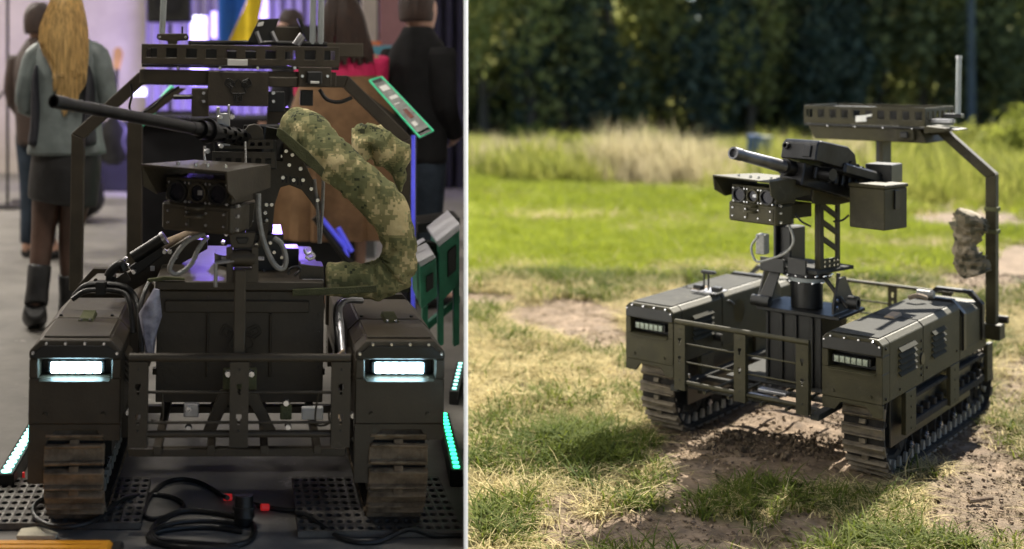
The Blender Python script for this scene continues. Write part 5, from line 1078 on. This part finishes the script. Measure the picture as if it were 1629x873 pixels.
xs = np.concatenate([-np.geomspace(200, .9, 40), np.arange(-.8, 5.4, .03), np.geomspace(5.42, 7.5, 50), np.geomspace(7.6, 260, 90)])
ys = np.concatenate([np.linspace(-60, 2.8, 12), np.arange(2.9, 9.0, .03), np.geomspace(9.03, 20, 130), np.geomspace(20.1, 900, 110)])
X, Y = np.meshgrid(xs, ys); Z = zg(X, np.maximum(Y, .5)); Z = np.where(X < KW*Y-.02, np.minimum(Z, -.12), Z)
# compacted hollows and rucked earth around the tracks
inf = world('R', (0, 0, 0)); d = np.hypot(X-inf.x, Y-inf.y); Z += np.where(d < 2.2, (fbm(X, Y, .12, 77, 3)-.5)*.030*bare(X, np.maximum(Y, .5)), 0)-.004
me = bpy.data.meshes.new('ground'); nx, ny = len(xs), len(ys)
idx = np.arange(nx*ny).reshape(ny, nx); F_ = np.stack([idx[:-1, :-1], idx[:-1, 1:], idx[1:, 1:], idx[1:, :-1]], -1).reshape(-1, 4)
me.from_pydata(np.stack([X, Y, Z], -1).reshape(-1, 3).tolist(), [], F_.tolist()); me.polygons.foreach_set('use_smooth', [True]*len(me.polygons))
Yc = np.maximum(Y, 1.0)
for nm, arr in (('bare', bare(X, Yc)), ('green', green(X, Yc))):
    at_ = me.attributes.new(nm, 'FLOAT', 'POINT'); at_.data.foreach_set('value', arr.reshape(-1).astype(np.float32))
gm_ = bpy.data.materials.new('field_soil'); gm_.use_nodes = True; n = gm_.node_tree.nodes; l = gm_.node_tree.links; pb_ = n['Principled BSDF']; pb_.inputs['Roughness'].default_value = .95
def attr(nm): a = n.new('ShaderNodeAttribute'); a.attribute_name = nm; return a.outputs['Fac']
def nzz(s, d=6, r=.6): q = n.new('ShaderNodeTexNoise'); q.inputs['Scale'].default_value = s; q.inputs['Detail'].default_value = d; q.inputs['Roughness'].default_value = r; l.new(tc.outputs['Object'], q.inputs['Vector']); return q.outputs[0]
def rmp(src, *st):
    q = n.new('ShaderNodeValToRGB'); e = q.color_ramp.elements; e[0].position, e[0].color = st[0][0], (*st[0][1], 1); e[1].position, e[1].color = st[-1][0], (*st[-1][1], 1)
    for p, c_ in st[1:-1]: k = e.new(p); k.color = (*c_, 1)
    l.new(src, q.inputs[0]); return q.outputs[0]
def mx3(f, a, c_): q = n.new('ShaderNodeMix'); q.data_type = 'RGBA'; l.new(f, q.inputs[0]); l.new(a, q.inputs[6]); l.new(c_, q.inputs[7]); return q.outputs[2]
tc = n.new('ShaderNodeTexCoord')
soil = rmp(nzz(9, 9, .7), (.3, (.085, .060, .040)), (.5, (.185, .130, .085)), (.7, (.31, .225, .150)))
straw = rmp(nzz(30, 6, .7), (.3, (.06, .055, .025)), (.7, (.20, .17, .08))); grn = rmp(nzz(18, 5, .7), (.35, (.035, .055, .014)), (.7, (.12, .15, .03)))
l.new(mx3(attr('bare'), mx3(attr('green'), straw, grn), soil), pb_.inputs['Base Color'])
bn = n.new('ShaderNodeBump'); bn.inputs['Strength'].default_value = .8; bn.inputs['Distance'].default_value = .02; l.new(nzz(38, 8, .75), bn.inputs['Height']); l.new(bn.outputs[0], pb_.inputs['Normal'])
me.materials.append(gm_); go = bpy.data.objects.new('ground', me); COL.objects.link(go); go['kind'] = 'structure'

# ---- grass: clumps scattered by geometry nodes ------------------------------
def leafmat(name, c0, c1, tr=.45, rough=.5):
    m = mat(name, c0, .8, 0, 0, 3, 0, col2=c1, trans=tr); nn = m.node_tree.nodes; ll = m.node_tree.links
    oi = nn.new('ShaderNodeObjectInfo'); mixn = next(x for x in nn if x.type == 'MIX'); ll.new(oi.outputs['Random'], mixn.inputs[0]); return m
M['grass_green'] = leafmat('grass_green', (.050, .078, .010), (.14, .165, .026)); M['grass_lawn'] = leafmat('grass_lawn', (.17, .215, .012), (.30, .34, .04))  # green tone darkened to deepen the vehicle's shadow on the grass
M['grass_dry'] = leafmat('grass_dry', (.30, .255, .11), (.64, .54, .30)); M['weed_pale'] = leafmat('weed_pale', (.33, .29, .15), (.60, .52, .34)); M['weed_green'] = leafmat('weed_green', (.17, .20, .03), (.36, .36, .09))
M['thatch'] = leafmat('thatch', (.10, .075, .045), (.26, .20, .125))
lib = bpy.data.collections.new('grass_clumps')     # not linked to the scene: only instanced
clump_names = []
def clump(mn, n_, h0, h1, spread, wd, lean, seed, seg=3):
    rnd = random.Random(seed); b = B()
    for i in range(n_):
        a = rnd.uniform(0, 6.283); r = spread*sqrt(rnd.random()); x, y = cos(a)*r, sin(a)*r; h = rnd.uniform(h0, h1); la = rnd.uniform(0, 6.283); le = lean*rnd.uniform(.2, 1.3)*h; dv = Vector((cos(la), sin(la), 0)); sv = Vector((-sin(la), cos(la), 0)); pv = None; tw = rnd.uniform(-.5, .5)
        sv = (sv+dv*tw).normalized()
        for k in range(seg+1):
            t = k/seg; p = Vector((x, y, 0))+dv*le*t*t+Vector((0, 0, h*(t-.35*lean*t*t))); q = wd*(1-t)**.7
            cur = [b.v(p-sv*q), b.v(p+sv*q)] if k < seg else [b.v(p)]
            if pv: b.f([pv[0], pv[1], cur[1], cur[0]] if len(cur) == 2 else [pv[0], pv[1], cur[0]])
            pv = cur
    me = bpy.data.meshes.new('clump'); b.bm.to_mesh(me); b.bm.free(); me.materials.append(M[mn]); o = bpy.data.objects.new('clump_%02d' % len(lib.objects), me); lib.objects.link(o)
KINDS = {}
def kinds(nm, *a, cnt=3):
    s0 = len(lib.objects)
    for k in range(cnt): clump(*a, seed=hash_(nm)+k)
    KINDS[nm] = (s0, cnt)
def hash_(s): return sum(ord(c_)*(i+3) for i, c_ in enumerate(s))
kinds('green', 'grass_green', 13, .045, .125, .055, .0040, 1.3); kinds('lawn', 'grass_lawn', 20, .04, .10, .06, .0028, .7); kinds('dry', 'grass_dry', 12, .035, .11, .06, .0031, 2.0)
kinds('thatch', 'thatch', 12, .008, .026, .05, .0022, 3.2); kinds('weedp', 'weed_pale', 26, .35, .85, .22, .008, .35); kinds('weedg', 'weed_green', 26, .25, .65, .22, .011, .45); kinds('broad', 'grass_green', 8, .03, .055, .03, .006, 1.0)
def scatter(name, label_kind, pts, kid, scl, group=None):
    me = bpy.data.meshes.new(name); me.from_pydata(pts.tolist(), [], [])
    rng = np.random.RandomState(len(pts)); a = me.attributes.new('kid', 'INT', 'POINT'); a.data.foreach_set('value', kid.astype(np.int32)); a = me.attributes.new('scl', 'FLOAT', 'POINT'); a.data.foreach_set('value', scl.astype(np.float32))
    a = me.attributes.new('rot', 'FLOAT_VECTOR', 'POINT'); R3_ = np.stack([rng.normal(0, .12, len(pts)), rng.normal(0, .12, len(pts)), rng.uniform(0, 6.28, len(pts))], 1); a.data.foreach_set('vector', R3_.reshape(-1).astype(np.float32))
    o = bpy.data.objects.new(name, me); COL.objects.link(o); o['kind'] = 'stuff'
    g = bpy.data.node_groups.new(name, 'GeometryNodeTree'); g.interface.new_socket('Geometry', in_out='INPUT', socket_type='NodeSocketGeometry'); g.interface.new_socket('Geometry', in_out='OUTPUT', socket_type='NodeSocketGeometry')
    N = g.nodes; L = g.links; gi = N.new('NodeGroupInput'); go_ = N.new('NodeGroupOutput'); ip = N.new('GeometryNodeInstanceOnPoints'); ci = N.new('GeometryNodeCollectionInfo'); ci.inputs['Collection'].default_value = lib; ci.inputs['Separate Children'].default_value = True; ci.inputs['Reset Children'].default_value = True
    def na(nm, ty): q = N.new('GeometryNodeInputNamedAttribute'); q.data_type = ty; q.inputs[0].default_value = nm; return q.outputs[0]
    L.new(gi.outputs[0], ip.inputs['Points']); L.new(ci.outputs[0], ip.inputs['Instance']); ip.inputs['Pick Instance'].default_value = True
    L.new(na('kid', 'INT'), ip.inputs['Instance Index']); L.new(na('scl', 'FLOAT'), ip.inputs['Scale']); L.new(na('rot', 'FLOAT_VECTOR'), ip.inputs['Rotation']); L.new(ip.outputs[0], go_.inputs[0])
    md = o.modifiers.new('scatter', 'NODES'); md.node_group = g; return o
rng = np.random.RandomState(5)
def sample(y0, y1, dens, x0k=.1268, x1k=.80):
    """points in the wedge of field that can be seen, plus a margin"""
    A_ = (x1k-x0k)*(y1**2-y0**2)/2; n_ = int(A_*dens); y = np.sqrt(rng.uniform(y0**2, y1**2, n_)); x = y*rng.uniform(x0k, x1k, n_)
    k = x > KW*y+.03; return x[k], y[k]
GP, GK, GS = [], [], []
def put(x, y, keep, kd, s0, s1, dz=0):
    x, y = x[keep], y[keep]; z = zg(x, y)-.006+dz; GP.append(np.stack([x, y, z], 1)); s0_, c_ = KINDS[kd]; GK.append(rng.randint(s0_, s0_+c_, len(x))); GS.append(rng.uniform(s0, s1, len(x))*(np.interp(y, [15, 22, 46], [.45, .95, .38]) if kd[:4] == 'weed' else 1)*np.clip(.75+.5*fbm(x, y, .4, 15), .6, 1.3)*(np.clip(fbm(x, y, 1.4, 16)*2.4-.3, .3, 1.5) if kd[:4] == 'weed' else 1))
tr_in = np.array(world('R', (0, .9, 0)))
def under(x, y):                              # flattened under the tracks
    R, t, k = POSE['R']; Ri = np.array(R.transposed()); v = (np.stack([x, y, np.zeros_like(x)], 1)-np.array([t.x*k, t.y*k, 0]))@Ri.T/k
    return ((np.abs(v[:, 0]) > .38) & (np.abs(v[:, 0]) < .63) & (v[:, 1] > .1) & (v[:, 1] < 1.75))
for y0, y1, dn, sc_ in ((3.6, 6.2, 2100, 1.0), (6.2, 9.0, 1500, 1.25), (9.0, 14.0, 800, 1.6), (14, 24, 260, 2.4)):
    x, y = sample(y0, y1, dn); bb, gg = bare(x, y), green(x, y); u = rng.rand(len(x)); pn = fbm(x, y, .30, 41); un = under(x, y)
    dens = np.clip(1-bb*1.12, .0, 1)*np.clip((pn-.25)*3, .3, 1)*~un
    isg = rng.rand(len(x)) < np.clip(gg*np.where(y > 9, .25+.7*smooth(.40, .52, fbm(x, y, 1.3, 52)), .85)+.26*(fbm(x, y, .7, 51) > .54)+.05, 0, .95)
    far = y > 9.3+fbm(x, y, 1, 8)
    put(x, y, (u < dens) & isg & ~far, 'green', .6*sc_, 1.25*sc_); put(x, y, (u < dens) & isg & far, 'lawn', .6*sc_, 1.2*sc_); put(x, y, (u < dens*.85) & ~isg, 'dry', .55*sc_, 1.15*sc_)
    put(x, y, (u > .80) & (bb > .3) & (rng.rand(len(x)) < .9) & ~far, 'thatch', .6*sc_, 1.3*sc_); put(x, y, (u > .975) & (gg > .4) & ~un & (y < 8), 'broad', .7, 1.3)
x, y = sample(15, 52, 34, .12, .72); wn = .5+(fbm(x, y, 1.8, 61)-.5)*1.6; kp = (smooth(19.5, 25, y+(fbm(x, y, 2.5, 62)-.5)*46+np.where(PX+FPX*x/y > 1400, 4, 0)) > rng.rand(len(x))) & (fbm(x, y, 1.6, 65) > .40)
pxx = PX+FPX*x/y; pale = wn+(np.exp(-((pxx-1060)/220)**2)*.13)-(pxx > 1400)*.12+smooth(40, 50, y)*.12
put(x, y, kp & (pale > .57), 'weedp', .7, 1.3); put(x, y, kp & (pale <= .57), 'weedg', .8, 1.7)
gr = scatter('grass', '', np.concatenate(GP), np.concatenate(GK), np.concatenate(GS)); tag(gr, 'short mixed green and dry grass of the field, with taller pale weeds towards the trees', 'grass')
print('grass clumps', sum(len(g) for g in GP))
# soil crumbs and twigs: small stones joined
b = B(); rs = random.Random(4)
X_, Y_ = sample(3.8, 8.0, 420); kk = bare(X_, Y_) > .45; X_, Y_ = X_[kk], Y_[kk]; ZZ = zg(X_, Y_)
for x, y, z in zip(X_, Y_, ZZ):
    r = rs.uniform(.003, .008)*(1.7 if rs.random() < .04 else 1); T_ = Matrix.Translation((x, y, z+r*.2)) @ Matrix.Rotation(rs.uniform(0, 6), 4, 'Z') @ Matrix.Rotation(rs.uniform(0, 1), 4, 'X'); b.T = T_; b.box(-r, r, -r*.7, r*.8, -r*.5, r*.5)
M['crumb'] = mat('soil_crumb', (.17, .125, .088), .95, 0, .5, 20, .3); cr_ = b.out('soil_crumbs', 'crumb', kind='stuff'); tag(cr_, 'small crumbs of dry earth on the bare patches of the field', 'soil')
def fieldpt(px_, py_, h=0): d = Vector(((px_-PX)/FPX, 1, (PY-py_)/FPX)); k = (h-CAMZ)/d.z; p = Vector((0, 0, CAMZ))+d*k; return p
p = fieldpt(1563, 798, .012); tw = tag(B().cyl(p-Vector((.05, -.01, 0)), p+Vector((.05, .015, .01)), .012, .008, 7).out('stick', 'crumb'), 'short dark stick lying on the dry ground at the right', 'stick')

# earth clods heaped between the tracks
M['clod'] = mat('earth_clod', (.10, .075, .050), .98, 0, .6, 14, 1.0, 40, wear=.5, wearcol=(.24, .18, .12))
def clods(c, r, n_, seed, label):
    bm = bmesh.new(); rr = random.Random(seed)
    for i in range(n_):
        a, q = rr.uniform(0, 6.28), sqrt(rr.random()); s_ = rr.uniform(.012, .04)*min(r[0], r[1], .25)*(2.2 if rr.random() < .05 else 1); ret = bmesh.ops.create_icosphere(bm, subdivisions=1, radius=s_)
        o_ = Vector((cos(a)*q*r[0], sin(a)*q*r[1], r[2]*(1-q*q)*rr.uniform(.2, 1)))
        for v in ret['verts']: v.co = v.co*(1+.7*noise.noise(v.co*40+o_*9))+o_
    b = B(); b.bm.free(); b.bm = bm; o = b.out('earth_heap', 'clod', None); o.location = c; tag(o, label, 'earth'); o['kind'] = 'stuff'; return o
clods(world('R', (-.12, .25, 0)), (.36, .22, .018), 600, 3, 'heap of dry grassy earth under the front basket'); clods(world('R', (.18, .5, 0)), (.22, .2, .018), 260, 5, 'smaller earth heap inside the near track')
clods(Vector((at(1605, 420, 9.5).x, 9.6, .0)), (.9, .6, .08), 900, 8, 'low heap of brown earth at the right of the field')

# ---- weeds in front of the wood: bushes -------------------------------------
def leafcloud(name, m, n_, rad, size, seed, shape=None, gaps=.0):
    rr = np.random.RandomState(seed); P_ = []; k = 0
    cl = rr.normal(0, 1, (26, 3)); cl /= np.linalg.norm(cl, axis=1)[:, None]; cl *= rr.uniform(.35, 1, (26, 1)); cl *= np.array(rad)
    w_ = rr.randint(0, 26, n_); d = rr.normal(0, .16, (n_, 3))*np.array(rad); P_ = cl[w_]+d
    a = rr.normal(0, 1, (n_, 3)); a /= np.linalg.norm(a, axis=1)[:, None]; c_ = np.cross(a, rr.normal(0, 1, (n_, 3))); c_ /= np.linalg.norm(c_, axis=1)[:, None]
    s_ = size*rr.uniform(.6, 1.4, (n_, 1)); V = np.stack([P_-a*s_, P_+c_*s_*.5, P_+a*s_, P_-c_*s_*.5], 1).reshape(-1, 3)
    me = bpy.data.meshes.new(name); me.from_pydata(V.tolist(), [], np.arange(n_*4).reshape(-1, 4).tolist()); me.materials.append(M[m]); return me
M['leaf_dark'] = leafmat('leaf_dark', (.07, .095, .05), (.30, .32, .15), .58); M['leaf_sunlit'] = leafmat('leaf_sunlit', (.26, .29, .09), (.55, .54, .22), .6); M['leaf_hazy'] = leafmat('leaf_hazy', (.06, .095, .075), (.17, .21, .16), .5)  # bluish haze and sunlit patches are put into these leaf colours
M['bark'] = mat('tree_bark', (.10, .085, .065), .9, 0, .35, 6, .8, 20)
for nm in ('leaf_dark', 'leaf_sunlit', 'leaf_hazy', 'weed_green', 'weed_pale'):
    nn = M[nm].node_tree.nodes; ll = M[nm].node_tree.links; mixn = next(x for x in nn if x.type == 'MIX'); nz_ = next(x for x in nn if x.type == 'MAP_RANGE'); 
    g_ = nn.new('ShaderNodeNewGeometry')
    if nm.startswith('leaf'): ll.new(g_.outputs['Random Per Island'], mixn.inputs[0])
bushm = [leafcloud('bush_leaves', 'weed_green', 1500, (.9, .8, .55), .055, 40+i) for i in range(3)]
bushp = [leafcloud('bush_leaves', 'weed_pale', 1300, (.9, .8, .6), .05, 60+i) for i in range(3)]
lab_b = ['rounded yellow-green bush %s' % s for s in ('behind the antenna at the right edge', 'left of the arch post', 'between the arch post and the rack', 'low behind the ammunition can', 'in the weeds at the left of the field', 'small and dark near the partition', 'in the pale weeds left of the gun barrel', 'below the dark tree gap, far left')]
more_b = [(760, 27), (800, 38), (880, 30), (930, 25), (960, 34), (1000, 28), (1075, 27), (1110, 33), (1150, 26), (1180, 38), (1225, 30), (1385, 28), (1405, 42), (1450, 26), (1500, 24), (1520, 38), (1575, 24), (1590, 36), (1640, 32)]
posw = ['at the partition', 'behind the first', 'left of the path line', 'in the front of the weeds, left', 'left of the pale patch', 'in the middle of the pale weeds', 'below the wood edge, centre left', 'far left of the gun', 'just left of the muzzle', 'behind the muzzle', 'behind the gun barrel', 'below the rack, left', 'far behind the rack', 'below the rack, near', 'left of the arch bend', 'far left of the arch bend', 'inside the arch bend', 'far right of the antenna', 'cut by the right edge']
for i, (px_, Yb) in enumerate(more_b):
    p = at(px_, 300, Yb); s_ = .45+.25*((i*7) % 5)/4; pale = i in (2, 3, 4, 5, 7, 8, 10)
    t = thing('bush', ('pale dry' if pale else 'low green')+' weed bush '+posw[i], 'bush', (p.x, Yb, float(zg(np.array(p.x), np.array(float(Yb))))+.12), i*1.1)
    o = bpy.data.objects.new('foliage', (bushp if pale else bushm)[i % 3]); COL.objects.link(o); o.parent = t; o.scale = (s_*1.5, s_, s_); b = B()
    for k in range(4): b.cyl((0, 0, -.15), (cos(k*1.6)*.4*s_, sin(k*1.6)*.4*s_, .25*s_), .012, .005, 5)
    b.out('stem', 'bark', t)
for i, (px_, Yb, s_) in enumerate(((1612, 27, 1.5), (1545, 30, 1.5), (1470, 33, 1.3), (1425, 36, 1.1), (900, 40, 1.0), (770, 33, .8), (1040, 36, .9), (840, 46, 1.2))):
    p = at(px_, 300, Yb); t = thing('bush', lab_b[i], 'bush', (p.x, Yb, float(zg(np.array(p.x), np.array(float(Yb))))+.3*s_), i*1.3); o = bpy.data.objects.new('foliage', bushm[i % 3]); COL.objects.link(o); o.parent = t; o.scale = (s_,)*3; b = B()
    for k in range(5): b.cyl((0, 0, -.35*s_), (cos(k*1.3)*.5*s_, sin(k*1.3)*.5*s_, .25*s_), .02*s_, .006, 5)
    b.out('stem', 'bark', t)
# ---- the wood ---------------------------------------------------------------
crowns = {}
for ci_, (m_, sd, nl) in enumerate((('leaf_dark', 1, 3000), ('leaf_dark', 2, 5200), ('leaf_sunlit', 3, 2400), ('leaf_hazy', 4, 4200), ('leaf_sunlit', 5, 1800))):
    crowns[ci_] = leafcloud('tree_leaves', m_, nl, (2.9, 2.0, 5.2), .22, 70+sd)
def trunk_mesh(seed):
    rr = random.Random(seed); b = B(); H_ = 12; pts = [Vector((rr.uniform(-.12, .12)*i, rr.uniform(-.12, .12)*i, H_*i/6)) for i in range(7)]
    b.loft(catmull(pts, 2), [.24-.017*i for i in range(13)], 9)
    for k in range(11):
        z = rr.uniform(1.2, 10.5); a = rr.uniform(0, 6.28); ln = rr.uniform(1.2, 2.3); p0 = pts[0].lerp(pts[-1], z/H_); p1 = p0+Vector((cos(a)*ln*.6, sin(a)*ln*.6, ln*.35)); p2 = p0+Vector((cos(a)*ln, sin(a)*ln, ln*.75)); b.loft([p0, p1, p2], [.07, .045, .012], 6)
    me = bpy.data.meshes.new('trunk'); b.bm.to_mesh(me); b.bm.free(); me.materials.append(M['bark']); return me
ORD = ['leftmost']+[w_+' from the left' for w_ in 'second third fourth fifth sixth seventh eighth ninth tenth eleventh twelfth thirteenth fourteenth fifteenth sixteenth seventeenth eighteenth nineteenth twentieth twenty-first twenty-second twenty-third twenty-fourth twenty-fifth twenty-sixth'.split()]
trunks = [trunk_mesh(i) for i in range(4)]; rr = random.Random(12); ti = 0
kindlab = {0: 'dense dark green tree', 1: 'dark leafy tree', 2: 'tree with sunlight painted into its yellow-green leaves', 3: 'tree tinted blue-green for haze', 4: 'leafy tree with leaves coloured as sunlit'}
for row, (Yr, n_, x0, x1) in enumerate(((53, 22, 5.2, 41), (57.5, 20, 4, 45), (63, 12, 3, 50))):
    for i in range(n_):
        x = x0+(x1-x0)*(i+rr.uniform(.2, .8))/n_; yy = Yr+rr.uniform(-1.2, 1.2); k = rr.choice((0, 1, 0, 1, 3, 3, 2, 4) if row else (0, 2, 1, 4, 3, 2, 1)); s_ = rr.uniform(.85, 1.25)
        px_ = PX+FPX*x/yy; side = 'left of the gun barrel' if px_ < 1160 else ('behind the gun and rack' if px_ < 1500 else 'right of the antenna')
        s_ *= 1 if row == 0 else .66
        t = thing('tree', kindlab[k]+', '+ORD[i]+' in the '+('front', 'middle', 'back')[row]+' row of the wood', 'tree', (x, yy, float(zg(np.array(x), np.array(yy)))-.1), rr.uniform(0, 6.28), 'trees of the wood behind the field')
        c_ = bpy.data.objects.new('crown', crowns[k]); COL.objects.link(c_); c_.parent = t; c_.location = (0, 0, (5.2 if row == 0 else 5.0)*s_+rr.uniform(-.3, .6)); c_.scale = (s_, s_, s_*(1.0)); q = bpy.data.objects.new('trunk', trunks[ti % 4]); COL.objects.link(q); q.parent = t; q.scale = (s_,)*3; ti += 1
# dark undergrowth closing the foot of the wood
und = leafcloud('undergrowth', 'leaf_hazy', 50000, (30, 2.0, 1.2), .14, 99); uo = bpy.data.objects.new('undergrowth', und); COL.objects.link(uo); uo.location = (24, 60.5, -.4); uo['kind'] = 'stuff'; tag(uo, 'dark undergrowth closing the foot of the wood', 'undergrowth')

# distant blue barrel and grey post in the weeds behind the gun
p = at(1200, 272, 24.0); zz = float(zg(np.array(p.x), np.array(24.0))); tag(B().cyl((p.x, 24, zz), (p.x, 24, zz+.78), .14, n=18).out('barrel', mat('blue_barrel', (.03, .09, .25), .5, 0, .2, 5, .1), None, smooth=True), 'small blue barrel in the weeds behind the gun', 'barrel')
tag(B().cyl((p.x+.30, 24.2, zz), (p.x+.30, 24.2, zz+.74), .13, n=18).out('barrel', mat('grey_barrel', (.22, .24, .22), .6, 0, .2, 5, .1), None, smooth=True), 'grey barrel right beside the small blue barrel', 'barrel')
p = at(1545, 60, 48.0); tag(B().cyl((p.x, 48, -1.6), (p.x, 48, 6.5), .17, .12, n=12).out('pole', mat('grey_pole', (.09, .11, .13), .8, 0, .2, 3, .2), None, smooth=True), 'tall grey pole before the wood, just right of the antenna', 'pole')
